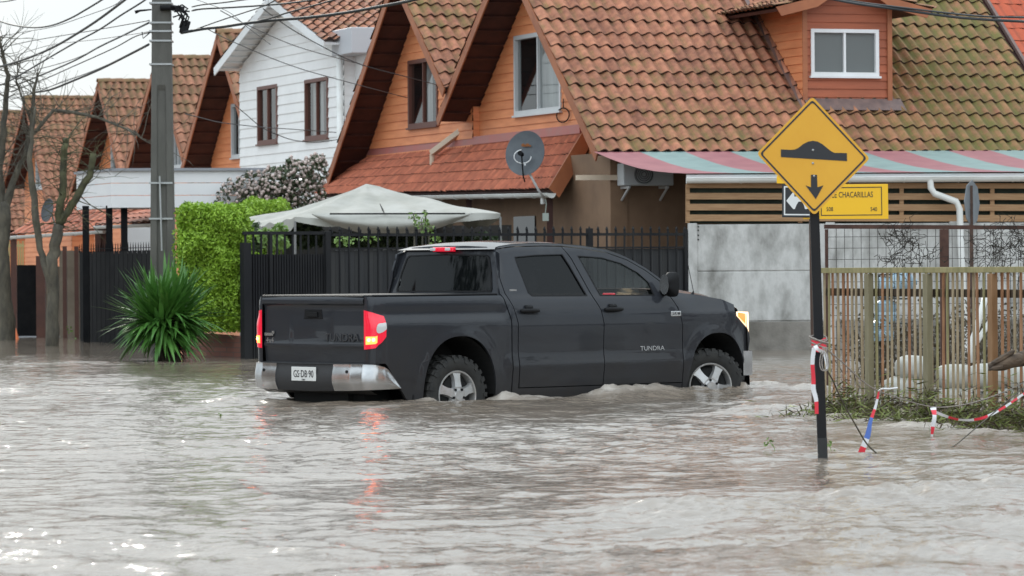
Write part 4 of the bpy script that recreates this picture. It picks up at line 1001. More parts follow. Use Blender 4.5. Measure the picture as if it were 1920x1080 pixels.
def rearpanel(name, out_, holes, mt_, off, parent, fn=cb):
    def refine(pl):
        o = []
        for (a, b_), (c, d) in zip(pl, pl[1:]+pl[:1]):
            k = max(1, int(math.hypot(c-a, d-b_)/.08)); o += [(a+(c-a)*i/k, b_+(d-b_)*i/k) for i in range(k)]
        return o
    loops = [refine(out_)]+[refine(h) for h in holes]; vs = []; ed = []
    for l_ in loops:
        k = len(vs); vs += l_; ed += [(k+i, k+(i+1) % len(l_)) for i in range(len(l_))]
    if not holes:
        vs += [(y, z) for y in np.arange(-.7, .71, .1) for z in np.arange(1.2, 1.5, .1) if inside((y, z), loops[0])]
    r_ = geometry.delaunay_2d_cdt([Vector(p) for p in vs], ed, [], 0, 1e-6); mb = MB()
    co = r_[0]
    fs = [list(f) for f in r_[2] if inside((sum(co[i].x for i in f)/3, sum(co[i].y for i in f)/3), loops[0]) and not any(inside((sum(co[i].x for i in f)/3, sum(co[i].y for i in f)/3), h) for h in loops[1:])]
    mb.add([(fn(p.x, p.y)-off, p.x, p.y) for p in co], fs)
    return mb.build(name, mt_, parent, smooth=True)
CBk = rearpanel('cab_back', cout, [glo], M_paint, 0, T)
rg = rearpanel('rear_window', glo, [], M_tint, .004, T)
ring_in = [(y*.965, 1.355+(z-1.355)*.93) for y, z in glo]
rearpanel('seal', glo, [ring_in], M_plast, .008, rg)
# roof skin with rounded edges
def roofp(a, b_):
    x = .705+(2.70-.705)*a; w_ = W(x, roofz(x)-.0)+.002; yy = math.sin((b_*2-1)*math.pi/2)
    crown = .028*(1-abs(yy)**2.2)
    rear = .0 if a > .06 else 0
    return Vector((x-.035*(1-yy*yy)*(1-a), yy*w_, roofz(x)+crown*smooth01(0, .15, a)*1.0+.004))
m = MB(); m.grid(roofp, 34, 30); m.build('roof', M_paint, T, smooth=True)
m = MB(); m.grid(lambda a, b_: Vector((cb(-.24+.48*a, 1.60)-.012-.035*(1-b_)*0-.02, -.165+.33*a, 1.585+.048*b_)), 10, 3, True)
m.box((.66, -.165, 1.585), (.70, .165, 1.633)); bl = m.build('brake_light', M_red, T, bevel=.01)
for sg in (-1, 1):
    m = MB(); m.box((.618, sg*.12-.035, 1.593), (.64, sg*.12+.035, 1.626)); m.build('lens', M_lens, bl, bevel=.006)
# windshield
def wsh(a, b_):
    x = 2.66+(3.38-2.66)*(1-b_); yy = a*2-1; w_ = W(min(x, 3.28), max(1.12, roofz(x)))*.985
    return Vector((x+.10*(1-yy*yy), yy*w_, roofz(x)+.012*(1-yy*yy)-.005))
m = MB(); m.grid(wsh, 20, 10); m.build('windshield', M_clear, T, smooth=True)
# bonnet
def hoodp(a, b_):
    x = 3.20+(4.42-3.20)*a; yy = b_*2-1; top = interp(x, [(3.2, 1.118), (3.3, 1.122), (3.6, 1.096), (3.95, 1.046), (4.13, .99), (4.30, .93), (4.42, .86)])
    hw_ = interp(x, [(3.2, .865), (3.6, .875), (3.95, .86), (4.13, .86), (4.3, .80), (4.42, .70)])
    cr = .052*(1-abs(yy)**3.0)+.020*math.exp(-((abs(yy)-.62)/.14)**2)*smooth01(0, .3, a)*(1-smooth01(.85, 1, a))
    return Vector((x+.20*(1-yy*yy)*smooth01(.5, 1, a), yy*hw_, top+cr+.002))
m = MB(); m.grid(hoodp, 30, 36); m.build('bonnet', M_paint, T, smooth=True)
m = MB(); m.grid(lambda a, b_: hoodp(.93+.055*a, .12+.76*b_)+Vector((0, 0, .012+.012*math.sin(a*math.pi))), 3, 20); m.build('bonnet_guard', M_plast, T, smooth=True)
# front end
def nose(a, b_):
    y = -.95+1.9*a; z = .08+.80*b_; return Vector((4.62-.28*abs(y/.95)**2.6-.05*b_, y, z))
m = MB(); m.grid(nose, 24, 8); m.build('front_fascia', M_plast, T, smooth=True)
m = MB(); m.grid(lambda a, b_: Vector((4.66-.30*abs((-.97+1.94*a)/.97)**2.6, -.97+1.94*a, .20+.27*b_)), 30, 4)
m.grid(lambda a, b_: Vector((4.36-.14*b_, -.97-.0*b_, .20+.27*a)), 1, 3); m.grid(lambda a, b_: Vector((4.36-.14*b_, .97, .20+.27*a)), 1, 3)
m.build('front_bumper', M_chrome, T, smooth=True, auto=40)
m = MB(); m.grid(lambda a, b_: Vector((4.625-.06*abs(-1+2*a)**2-.03*b_, -.55+1.1*a, .52+.34*b_)), 10, 5); gr = m.build('grille', M_chrome, T, smooth=True)
m = MB()
for k in range(4): m.box((4.60, -.50, .56+.075*k), (4.632, .50, .60+.075*k))
m.build('grille_bar', M_plast, gr)
for sg in (-1, 1):
    def hl(a, b_, o_=.006):
        # a 0 side rear tip .. 1 front
        if a < .45:
            k = a/.45; x = 4.115+.245*k; top = interp(k, [(0, .905), (1, .90)]); bot = interp(k, [(0, .86), (.5, .775), (1, .70)]); z = bot+(top-bot)*b_
            return Vector((x, sg*(W(x, z)+o_), z))
        k = (a-.45)/.55; z = .67+(.90-.67)*b_; y = W(4.36, z)-.40*k; x = 4.36+.16*math.sin(k*1.5)+.04*k+o_
        return Vector((x, sg*(y+o_*(1-k)), z))
    m = MB(); m.grid(hl, 24, 8, sg > 0); h_ = m.build('headlight', M_head, T, smooth=True)
    MB().grid(lambda a, b_: hl(.04+.26*a, .12+.76*b_, .012), 6, 6, sg > 0).build('indicator', M_amber, h_, smooth=True)
# antenna, badges
m = MB(); m.tube([(3.56, -.84, 1.10), (3.58, -.84, 1.135)], [.022, .008], 8); m.tube([(3.58, -.84, 1.13), (3.50, -.84, 1.42)], .004, 5); m.build('antenna', M_plast, T)
text('badge', 'TUNDRA', .068, (2.80, -(W(2.8, .52)+.004), .525), (1, 0, 0), (0, .04, 1), M_chrome, T, .004, sx=1.3)
m = MB(); m.box((3.085, -(W(3.12, .895)+.008), .868), (3.235, -(W(3.12, .895)-.004), .925)); bd = m.build('badge', M_chrome, T, bevel=.006)
text('characters', '5.7L V8', .036, (3.16, -(W(3.12, .895)+.010), .897), (1, 0, 0), (0, 0, 1), M_ink, bd, .001)
m = MB(); m.box((.80, -(W(.85, 1.17)+.004), 1.163), (.90, -(W(.85, 1.17)-.004), 1.183)); m.build('badge', M_chrome, T)
# wheels
def wheel(x, y, steer, rot, sg):
    O = Vector((x, y, .09)); Mw = Matrix.Translation(O) @ Matrix.Rotation(steer, 4, 'Z') @ Matrix.Rotation(0 if sg < 0 else math.pi, 4, 'Z')
    # local: axle along -y outward
    m = MB(Mw); m.lathe([(.001, -.02), (.19, -.02), (.22, -.05), (.22, -.20)], (0, 0, 0), (0, -1, 0), 32); m.lathe([(.17, -.06), (.17, -.08), (.06, -.08)], (0, 0, 0), (0, -1, 0), 24)
    hub = m.build('wheel', M_well, T, smooth=True, auto=40)
    m = MB(Mw); R_ = .419
    m.lathe([(.235, -.27), (.30, -.29), (.37, -.28), (.405, -.25), (.41, -.13), (.405, -.01), (.375, .025), (.34, .032), (.30, .03), (.262, .018), (.245, -.0), (.235, -.03)], (0, 0, 0), (0, -1, 0), 64)
    for k in range(30):
        a = 2*math.pi*(k+.5*0)/30; ca, sa = math.cos(a), math.sin(a)
        for (h0, h1, r0, r1, da) in ((.012, -.055, .355, R_, 0), (-.075, -.135, .405, R_-.002, .5), (-.15, -.20, .405, R_-.002, 0), (-.215, -.275, .36, R_, .5)):
            aa_ = a+da*2*math.pi/30; q = []
            for rr in (r0, r1):
                for (hh, dd) in ((h0+(.012 if rr == r0 and h0 > 0 else 0), -.055), (h1, -.055), (h1, .055), (h0+(.012 if rr == r0 and h0 > 0 else 0), .055)):
                    an = aa_+dd; q.append((rr*math.cos(an), -hh, rr*math.sin(an)))
            m.hexa(q)
        # shoulder blocks on the side wall
        if k % 2 == 0:
            q = []
            for rr in (.345, .395):
                for (hh, dd) in ((.040, -.05), (.02, -.05), (.02, .05), (.040, .05)):
                    an = a+dd; q.append((rr*math.cos(an), -hh+(.012 if rr > .35 else 0), rr*math.sin(an)))
            m.hexa(q)
    m.build('tyre', M_rubber, hub, smooth=True, auto=30)
    m = MB(Mw); m.lathe([(.252, -.02), (.262, .012), (.256, .022), (.243, .018), (.232, -.02), (.225, -.10), (.22, -.20)], (0, 0, 0), (0, -1, 0), 56)
    for k in range(5):
        a = rot+2*math.pi*k/5
        pr = [(.045, -.060, .030), (.09, -.052, .034), (.15, -.046, .022), (.20, -.052, .012), (.236, -.066, .004)]
        ca, sa = math.cos(a), math.sin(a)
        def sp(r, t, h): return (r*ca-t*sa, -h, r*sa+t*ca)
        for (r0, w0, h0), (r1, w1, h1_) in zip(pr, pr[1:]):
            m.hexa([sp(r0, w0, h0-.045), sp(r1, w1, h1_-.045), sp(r1, -w1, h1_-.045), sp(r0, -w0, h0-.045),
                    sp(r0, w0*.82, h0), sp(r1, w1*.82, h1_), sp(r1, -w1*.82, h1_), sp(r0, -w0*.82, h0)])
    m.lathe([(.001, .052), (.05, .050), (.056, .038), (.075, .034), (.085, .0)], (0, 0, 0), (0, -1, 0), 32)
    m.build('rim', M_rim, hub, smooth=True, auto=30)
    for k in range(5):
        m = MB(Mw); a = rot+2*math.pi*(k+.5)/5; m.tube([(.072*math.cos(a), -.015, .072*math.sin(a)), (.072*math.cos(a), -.045, .072*math.sin(a))], .014, 8)
        m.build('lug_nut', M_plast, hub)
wheel(0, -.965, 0, R(90), -1); wheel(3.70, -.965, R(-20), R(62), -1); wheel(0, .965, 0, R(80), 1); wheel(3.70, .965, R(-20), R(20), 1)
# wheel wells, chassis, mud flaps, exhaust
for (cx, cz, rx, rz) in (AR, AF):
    for sg in (-1, 1):
        m = MB()
        m.grid(lambda a, b_: Vector((cx+(rx+.0)*math.cos(math.pi*a), sg*(W(cx+rx*math.cos(math.pi*a), .4)-.02-.52*b_), cz+(rz+.0)*math.sin(math.pi*a)**.88)), 24, 2)
        m.poly(*[(cx+rx*math.cos(math.pi*k/16), sg*.46, cz+rz*math.sin(math.pi*k/16)) for k in range(17)])
        m.build('wheel_arch_liner', M_well, T)
m = MB(); m.box((-1.02, -.44, .0), (4.40, .44, .50)); m.box((-1.0, -.9, .28), (-.55, .9, .45)); m.box((.60, -.93, .02), (3.25, .93, .14)); m.box((-.56, -.44, .5), (.60, .44, .9)); m.box((.64, -.90, .14), (.665, .90, 1.10)); m.box((3.25, -.86, .2), (3.32, .86, 1.08))
m.box((-1.05, -.80, .45), (-1.03, .80, 1.10))
m.box((-.95, -.62, .05), (-.62, -.30, .22))
m.build('chassis', M_well, T)
for sg in (-1, 1):
    m = MB(); m.box((-.60, sg*.97-.13*(sg > 0)-.0 if sg < 0 else .80, -.12), (-.58, -.80 if sg < 0 else .97, .42)); m.build('mud_flap', M_plast, T)
# cabin
m = MB(); m.box((.80, -.75, .30), (2.0, .75, .62)); m.build('floor', M_seat, T) if False else None
for yy in (-.42, .42):
    m = MB(); m.box((2.02, yy-.25, .45), (2.50, yy+.25, .68)); m.hexa([(1.90, yy-.25, .6), (2.06, yy-.25, .6), (2.06, yy+.25, .6), (1.90, yy+.25, .6), (1.76, yy-.22, 1.18), (1.88, yy-.22, 1.18), (1.88, yy+.22, 1.18), (1.76, yy+.22, 1.18)])
    m.box((1.78, yy-.12, 1.20), (1.87, yy+.12, 1.38)); m.build('seat', M_seat, T, bevel=.04)
m = MB(); m.box((.80, -.72, .5), (1.25, .72, .72)); m.hexa([(.78, -.72, .7), (.92, -.72, .7), (.92, .72, .7), (.78, .72, .7), (.72, -.68, 1.2), (.84, -.68, 1.2), (.84, .68, 1.2), (.72, .68, 1.2)]); m.build('rear_bench', M_seat, T, bevel=.04)
m = MB(); m.box((2.85, -.85, .7), (3.30, .85, 1.085)); m.build('dashboard', M_seat, T, bevel=.04)
m = MB(); m.tube([(2.74-.05*math.sin(t), .42+.19*math.cos(t), 1.04+.18*math.sin(t)) for t in [k*math.pi/10 for k in range(21)]], .015, 8); m.build('steering_wheel', M_plast, T, smooth=True)
m = MB(); m.tube([(2.62, .78, 1.36), (2.66, .74, 1.40), (2.74, .74, 1.37), (2.80, .76, 1.30)], .014, 8); m.build('grab_handle', mat('pale_trim', (.35, .36, .36), .5), T, smooth=True)
m = MB(); m.box((2.75, -.42, 1.088), (2.80, -.26, 1.125)); m.build('dash_lamp', M_red, T, bevel=.01)
# ================================================================ street things
def plane_of(p, q):
    d = (Vector(q)-Vector(p)); d.z = 0; d.normalize(); return d, Vector((d.y, -d.x, 0))
# --- black fence and gate between the hedge and the concrete wall
FA = pkz(456, 676); FB = Vector((wallp(1289, 600).x, YW+.02, 0)); fd, fn = plane_of(FA, FB)
if fn.y > 0: fn = -fn
def fp(px, py, d=0): return pkp(px, py, FA+fn*d, fn)
fe = empty('metal_fence', (FA+FB)/2+UP*GND, 'black metal fence with spear tops and solid boards behind the truck', 'fence')
LF = (FB-FA).length
def fpt(s_, z, d=0): return FA+fd*s_+fn*d+UP*z
zr = fp(800, 440).z; zb2 = fp(800, 468).z; zt2 = fp(800, 427).z
s612 = (fp(612, 500)-FA).dot(fd); s505 = (fp(505, 500)-FA).dot(fd)
m = MB()
s_ = s612+.05
while s_ < LF-.05:
    m.box((0, 0, 0), (0, 0, 0)) if False else None
    m.beam(fpt(s_, GND, .03), fpt(s_, zt2-.05, .03), .022, .022, up=fn)
    b0 = fpt(s_, zt2-.05, .03)
    m.tube([b0, b0+UP*.02, b0+UP*.05, b0+UP*.075], [.012, .024, .015, .002], 6); 
    s_ += .175+random.uniform(-.004, .004)
s_ = s612+.0875
while s_ < LF-.05:
    b0 = fpt(s_, zr, .03); m.tube([b0, b0+UP*.03, b0+UP*.065, b0+UP*.09], [.010, .018, .012, .002], 5); s_ += .175
m.build('spears', M_fence, fe)
m = MB(); m.beam(fpt(s612, zr, .02), fpt(LF, zr, .02), .03, .045); m.build('top_rail', M_fence, fe)
m = MB(); m.beam(fpt(s612, zb2+.02, .02), fpt(LF, zb2+.02, .02), .02, .03); m.build('mid_rail', M_fence, fe)
m = MB(); s_ = s612
M_fboard = mat('charcoal_board', (.024, .026, .030), .7, (.038, .038, .038), 1.3, stretch=(3, 3, .3))
while s_ < LF:
    w_ = min(.171, LF-s_); m.hexa([fpt(s_, GND, -.02), fpt(s_+w_, GND, -.02), fpt(s_+w_, GND, -.035), fpt(s_, GND, -.035), fpt(s_, zb2+random.uniform(-.01, .0), -.02), fpt(s_+w_, zb2, -.02), fpt(s_+w_, zb2, -.035), fpt(s_, zb2, -.035)]); s_ += .175
m.build('boards', M_fboard, fe)
m = MB(); s_ = .05; ztl = fp(520, 437).z; k = 0
while s_ < s612:
    m.beam(fpt(s_, GND, random.uniform(0, .015)), fpt(s_, ztl-.33+(.31 if k % 3 == 0 else 0), 0), .030, .02, up=fn); s_ += .047; k += 1
m.hexa([fpt(0, GND, -.06), fpt(s612, GND, -.06), fpt(s612, GND, -.05), fpt(0, GND, -.05), fpt(0, ztl-.33, -.06), fpt(s612, ztl-.33, -.06), fpt(s612, ztl-.33, -.05), fpt(0, ztl-.33, -.05)])
m.build('pickets', M_fence, fe)
m = MB(); m.beam(fpt(0.0, ztl, .01), fpt(s612, ztl, .01), .03, .05); m.build('top_rail', M_fence, fe)
for px, wd, ht in ((459, .13, 455), (506, .05, 437), (612, .09, 434), (1104, .09, 428), (1284, .06, 430)):
    s_ = (fp(px, 500)-FA).dot(fd); m = MB(); m.beam(fpt(s_, GND, .02), fpt(s_, fp(px, ht).z, .02), wd, wd, up=fn); m.build('post', M_fence, fe, bevel=.005)
# --- tan ground floor of the gable side + dark window
m = MB(); q0 = h1.on_x(1180, 400, .3)
m.hexa([h1.w(.30, yw-.02, GND), h1.w(.62, yw-.02, GND), h1.w(.62, f1.y+8, GND), h1.w(.30, f1.y+8, GND), h1.w(.30, yw-.02, TR.z-.45), h1.w(.62, yw-.02, TR.z-.45), h1.w(.62, f1.y+8, TR.z-.45), h1.w(.30, f1.y+8, TR.z-.45)])
m.build('ground_floor_wall', M_brownwall, H1)
frg = lambda s_, z, d: h1.w(.30-d, s_, z)
gw = h1.on_x(965, 372, .3); gw2 = h1.on_x(1005, 430, .3)
m = MB(); m.hexa([frg(gw2.y, .9, .01), frg(gw.y, .9, .01), frg(gw.y, .9, .03), frg(gw2.y, .9, .03), frg(gw2.y, 2.35, .01), frg(gw.y, 2.35, .01), frg(gw.y, 2.35, .03), frg(gw2.y, 2.35, .03)])
m.build('window', glassmat('porch_glass', (.2, .2, .2), .9, (.02, .022, .024), .8), H1)
# --- sagging white tent
tn_ = empty('party_tent', pk(690, 600, 69)+UP*0, 'sagging off-white fabric canopy tent between the black fence and the red lean-to', 'tent')
tn_.location.z = GND
M_cloth = mat('old_white_canvas', (.43, .425, .395), .85, (.33, .325, .29), 1.6, bump=.5, bscale=5, detail=7)
AP = pk(686, 344, 71.0); CA = pk(450, 409, 71.5); CB_ = pk(553, 406, 68.2); CC = pk(938, 398, 68.6); CD = pk(800, 395, 74.5)
def sag(a, b, c, n=16, k=.22, rip=.03):
    def f(u, v):
        p = Vector(a).lerp(Vector(b).lerp(Vector(c), v), u); s1 = math.sin(math.pi*u)*k*.6+u*math.sin(math.pi*v)*k*.8
        q = noise.noise(p*1.4+Vector((3, 1, 0)))*rip*2+noise.noise(p*4)*rip*.7
        q += .035*u*math.sin(v*math.pi*7+2*u)*math.sin(math.pi*v)
        return p-UP*(s1-q)
    return f
for (b_, c_, kk) in ((CA, CB_, .16), (CB_, CC, .05), (CC, CD, .15), (CD, CA, .15)):
    m = MB(); m.grid(sag(AP, b_, c_, k=kk, rip=.018), 20, 34); m.build('canopy', M_cloth, tn_, smooth=True)
def valance(b_, c_, dz, k, wv=5, h=.16, kk=None):
    m = MB(); n = 40
    top = sag(AP, b_, c_, k=kk or k, rip=.018)
    m.grid(lambda u, v: top(1, u)-UP*(h*v*(.65+.5*abs(math.sin(u*math.pi*wv))))+Vector((0, -.04*v*math.sin(u*23), 0)), n, 4); m.build('valance', M_cloth, tn_, smooth=True)
valance(CA, CB_, 0, .16, 3, .20); valance(CB_, CC, 0, .05, 2, .13); valance(CC, CD, 0, .15, 2, .15)
m = MB()   # bulging hanging drape below the front edge
ea, eb = pk(585, 402, 68.3), pk(885, 400, 68.45)
def dr(u, v):
    p = ea.lerp(eb, u); dpt_ = .37*math.sin(math.pi*min(1, max(0, u)))**.8
    return p-UP*(dpt_*v)+Vector((0, -.10-.30*math.sin(math.pi*v)*math.sin(math.pi*u)-.03*math.sin(u*17), 0))+UP*(.02*noise.noise(Vector((u*5, v*3, 0))))
m.grid(dr, 40, 10); m.build('drape', M_cloth, tn_, smooth=True)
m = MB(); m.tube([pk(618, 401, 68.05), pk(872, 400.5, 68.15)], .014, 6); m.build('edge_pole', M_black, tn_)
for c_ in (CA, CB_, CC, CD): MB().tube([Vector((c_.x, c_.y, GND)), c_-UP*.08], .022, 8).build('leg', mat('tent_leg', (.25, .25, .25), .5, metal=.5), tn_)
m = MB(); q = pk(712, 382, 69.0); m.tube([q, pk(717, 393, 68.6), pk(722, 403, 68.1)], [.006, .016, .004], 5); m.build('tear', M_dark, tn_)

# --- foliage helper
def leaves(mb, pts, size, up_bias=.3, aspect=.5):
    for p in pts:
        n_ = Vector((random.gauss(0, 1), random.gauss(0, 1), random.gauss(0, 1)+up_bias)).normalized(); a = n_.orthogonal().normalized()
        a.rotate(Matrix.Rotation(random.uniform(0, 6.28), 3, n_)); b = n_.cross(a); s_ = size*random.uniform(.6, 1.3)
        p = Vector(p); mb.add([p-a*s_, p-b*s_*aspect+n_*s_*.15, p+a*s_, p+b*s_*aspect+n_*s_*.15], [(0, 1, 2, 3)])
def leafmat(name, a, b, sc_=6, rough=.55, trans=True):
    m = mat(name, a, rough, b, sc_, lo=.3, hi=.7); bs = m.node_tree.nodes['Principled BSDF']
    if trans: bs.inputs['Subsurface Weight'].default_value = 0
    return m
# --- bright clipped hedge on a brick planter
M_hedge = leafmat('lime_hedge_leaves', (.17, .31, .020), (.32, .49, .045), 9)
hg = empty('clipped_hedge', pk(392, 640, 62.5)*1, 'bright lime green clipped hedge behind the spiky palm, left of the black fence', 'hedge')
hg.location.z = GND
m = MB(); pts = []
def hbox(x0, x1, y0, y1, z0, z1, nf, nt_, nl):
    for _ in range(nf):
        x, z = random.uniform(x0, x1), random.uniform(z0, z1); e_ = min(1, (z1-z)/.18, (x-x0)/.15, (x1-x)/.15); y = y0+.22*noise.noise(Vector((x*2.6, z*2.6, y0)))+.12*(1-max(0, e_))+random.uniform(-.12, .06); pts.append((x, y, z))
    for _ in range(nt_):
        x, y = random.uniform(x0, x1), random.uniform(y0, y1); pts.append((x, y, z1+.13*noise.noise(Vector((x*2.6, y*2.6, 1)))+random.uniform(-.09, .06)))
    for _ in range(nl):
        z, y = random.uniform(z0, z1), random.uniform(y0, y1)
        for xx in (x0, x1): pts.append((xx+.18*noise.noise(Vector((z*2.6, y*2.6, 4)))+random.uniform(-.07, .05), y, z))
YH = 62.0; hx0, hx1 = pk(335, 500, YH).x, pk(458, 500, YH).x; hz0 = pk(400, 622, YH).z; hz1 = pk(400, 390, YH).z
hbox(hx0, hx1, YH, YH+1.3, hz0, hz1, 15000, 2600, 2200)
hbox(pk(455, 500, 73).x, pk(532, 500, 73).x, 73, 75, 1.2, pk(500, 380, 73).z, 3500, 1500, 900)
random.shuffle(pts); leaves(m, pts, .036, .2, .45); m.build('foliage', M_hedge, hg)
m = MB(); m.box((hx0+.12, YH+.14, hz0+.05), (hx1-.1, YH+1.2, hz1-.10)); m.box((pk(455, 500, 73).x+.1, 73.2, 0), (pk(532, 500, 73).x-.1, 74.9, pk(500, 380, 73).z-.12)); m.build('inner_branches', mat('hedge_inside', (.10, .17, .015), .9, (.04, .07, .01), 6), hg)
# brick planter
def brickmat():
    m = bpy.data.materials.new('old_brick'); m.use_nodes = True; n = m.node_tree; b = n.nodes['Principled BSDF']; b.inputs['Roughness'].default_value = .85
    t = n.nodes.new('ShaderNodeTexCoord'); mp = n.nodes.new('ShaderNodeMapping'); mp.inputs['Rotation'].default_value = (R(90), 0, 0)
    br = n.nodes.new('ShaderNodeTexBrick'); br.inputs['Scale'].default_value = 1; br.inputs['Brick Width'].default_value = .24; br.inputs['Row Height'].default_value = .075; br.inputs['Mortar Size'].default_value = .006
    br.inputs['Color1'].default_value = (.26, .11, .08, 1); br.inputs['Color2'].default_value = (.19, .075, .055, 1); br.inputs['Mortar'].default_value = (.13, .09, .075, 1)
    n.links.new(t.outputs['Object'], mp.inputs[0]); n.links.new(mp.outputs[0], br.inputs['Vector']); n.links.new(br.outputs[0], b.inputs['Base Color']); return m
m = MB(); pa, pb = pkz(342, 671), pkz(460, 676); zt_ = pk(400, 629, 61).z
m.hexa([pa+UP*GND, pb+UP*GND, pb+Vector((0, .2, GND)), pa+Vector((0, .2, GND)), pa+UP*(zt_+.02), pb+UP*(zt_-.03), pb+Vector((0, .2, zt_-.03)), pa+Vector((0, .2, zt_+.02))])
tag(m.build('brick_planter', brickmat(), bevel=.01), 'low reddish brick planter wall at the foot of the lime hedge', 'planter')
# --- spiky palm-like yucca
pb_ = pkz(318, 680); yu = empty('yucca_plant', Vector((pb_.x, pb_.y, GND)), 'large spiky dark green yucca standing in the flood in front of the concrete pole', 'plant')
M_yl = leafmat('yucca_leaf', (.035, .115, .018), (.10, .25, .045), 3, .4); M_yd = mat('dry_fibre', (.025, .022, .014), .9, (.06, .05, .03), 12)
m = MB(); random.seed(4)
heads = [(pk(290, 612, pb_.y), 200), (pk(334, 608, pb_.y+.1), 200), (pk(312, 598, pb_.y-.1), 190), (pk(302, 622, pb_.y-.2), 90)]
for hc, nl_ in heads:
    for k in range(nl_):
        el = math.asin(random.uniform(-.35, .995)); az = random.uniform(0, 2*math.pi)
        d = Vector((math.cos(el)*math.cos(az), math.cos(el)*math.sin(az), math.sin(el)))
        ln = random.uniform(.72, 1.12)*(1.0 if el > .2 else .72); wd = random.uniform(.028, .046); droop = (.22 if el > .5 else .55)*random.uniform(.3, 1.1)*(1-max(0, math.sin(el))**3)
        side = d.cross(UP); side = side.normalized() if side.length > .05 else Vector((1, 0, 0)); nn = side.cross(d)
        n = 6; ring = []
        for i in range(n+1):
            t_ = i/n; c = hc+d*ln*t_-UP*droop*ln*t_*t_; ww = wd*(1-t_**2.2)*(.6+.6*min(1, t_*3)); ring.append((c+side*ww+nn*ww*.35, c, c-side*ww+nn*ww*.35))
        for i in range(n):
            a, b, c = ring[i]; a2, b2, c2 = ring[i+1]; m.add([a, b, b2, a2], [(0, 1, 2, 3)]); m.add([b, c, c2, b2], [(0, 1, 2, 3)])
m.build('leaves', M_yl, yu)
m = MB()
m.tube([(pb_.x-.02, pb_.y, GND), (pb_.x-.02, pb_.y, .2), (pb_.x, pb_.y, .45), (pb_.x, pb_.y, .8)], [.20, .19, .21, .14], 14)
for k in range(500):
    az = random.uniform(0, 6.28); z = random.uniform(.0, .75); r_ = .20; p = Vector((pb_.x+r_*math.cos(az), pb_.y+r_*math.sin(az), z)); q = p+Vector((math.cos(az)*.10, math.sin(az)*.10, -random.uniform(.02, .16)))
    sd2 = Vector((-math.sin(az), math.cos(az), 0))*.02; m.add([p-sd2, p+sd2, q], [(0, 1, 2)])
m.build('trunk', M_yd, yu)
# --- concrete utility pole
pY = 64.0; pt_ = pk(302, 600, pY); po = empty('utility_pole', Vector((pt_.x, pY, GND)), 'tall square grey concrete utility pole behind the yucca, carrying the cables', 'utility pole')
def ppt(px, py, d=0): return pk(px, py, pY-d)
m = MB()
def pring(py):
    cx = 303.5-(470-py)*.004; hw_ = 22.5-(500-py)*.0105; l, r_ = pk(cx-hw_, py, pY), pk(cx+hw_, py, pY); z = l.z; w_ = (r_.x-l.x)/2; X = (l.x+r_.x)/2; g = w_*.34; dd = .045
    return [(X-w_, pY, z), (X-g-.02, pY, z), (X-g, pY+dd, z), (X+g, pY+dd, z), (X+g+.02, pY, z), (X+w_, pY, z), (X+w_, pY+w_*1.6, z), (X-w_, pY+w_*1.6, z)]
rings = [pring(690), pring(400), pring(170), pring(160), pring(-60)]
for i in (3, 4):
    r_ = rings[i]; rings[i] = [r_[0], (r_[1][0], pY, r_[1][2]), (r_[2][0], pY+.001, r_[2][2]), (r_[3][0], pY+.001, r_[3][2]), r_[4], r_[5], r_[6], r_[7]]
k = len(m.v)
for r_ in rings: m.v += [Vector(p) for p in r_]
for i in range(len(rings)-1):
    for j in range(8): m.f.append([k+i*8+j, k+i*8+(j+1) % 8, k+(i+1)*8+(j+1) % 8, k+(i+1)*8+j]); m.mi.append(0)
m.build('shaft', M_pole, po, bevel=.012)
M_galv = mat('galvanised', (.42, .43, .43), .45, metal=.4)
for py in (5, 42, 58, 76, 120, 343, 410):
    m = MB(); a, b = pk(279+(py > 300)*-.5, py, pY-.03), pk(323-(470-py)*.008+1, py, pY-.03); h_ = .014
    m.hexa([(a.x, pY-.012, a.z-h_), (b.x, pY-.012, b.z-h_), (b.x, pY+.42, b.z-h_), (a.x, pY+.42, a.z-h_), (a.x, pY-.012, a.z+h_), (b.x, pY-.012, b.z+h_), (b.x, pY+.42, b.z+h_), (a.x, pY+.42, a.z+h_)])
    m.build('clamp_band', M_galv, po)
m = MB(); m.tube([pk(299, 330, pY-.05), pk(301, 400, pY-.05), pk(303, 470, pY-.05)], .014, 6); m.build('conduit', M_galv, po)
m = MB(); a = pk(335, 42, pY-.1); m.hexa([pk(335, 62, pY-.1), pk(352, 60, pY-.1), pk(352, 60, pY+.1), pk(335, 62, pY+.1), pk(340, 38, pY-.1), pk(358, 40, pY-.1), pk(358, 40, pY+.1), pk(340, 38, pY+.1)])
m.build('splice_box', M_plast, po, bevel=.02)
m = MB()
random.seed(9)
for k in range(9):
    x0_, y0_ = random.uniform(318, 330), random.uniform(12, 34); x1_, y1_ = random.uniform(338, 362), random.uniform(14, 58)
    m.tube([pk(x0_, y0_, pY-.1), pk((x0_+x1_)/2+random.uniform(-4, 4), min(y0_, y1_)-random.uniform(0, 6), pY-.12), pk(x1_, (y0_+y1_)/2, pY-.1), pk(x1_-5, y1_, pY-.1)], .013, 6)
MB().tube([pk(253, 23, pY), pk(262, 20, pY), pk(284, 18, pY)], [.03, .018, .012], 6).build('insulator', M_plast, po, smooth=True); MB().tube([pk(266, 60, pY), pk(268, 72, pY), pk(280, 62, pY)], .01, 5).build('hook', M_plast, po, smooth=True)
m.tube([pk(300, 15, pY-.05), pk(322, 14, pY-.05), pk(345, 18, pY-.05)], .045, 8)
m.build('wire_tangle', M_plast, po, smooth=True)
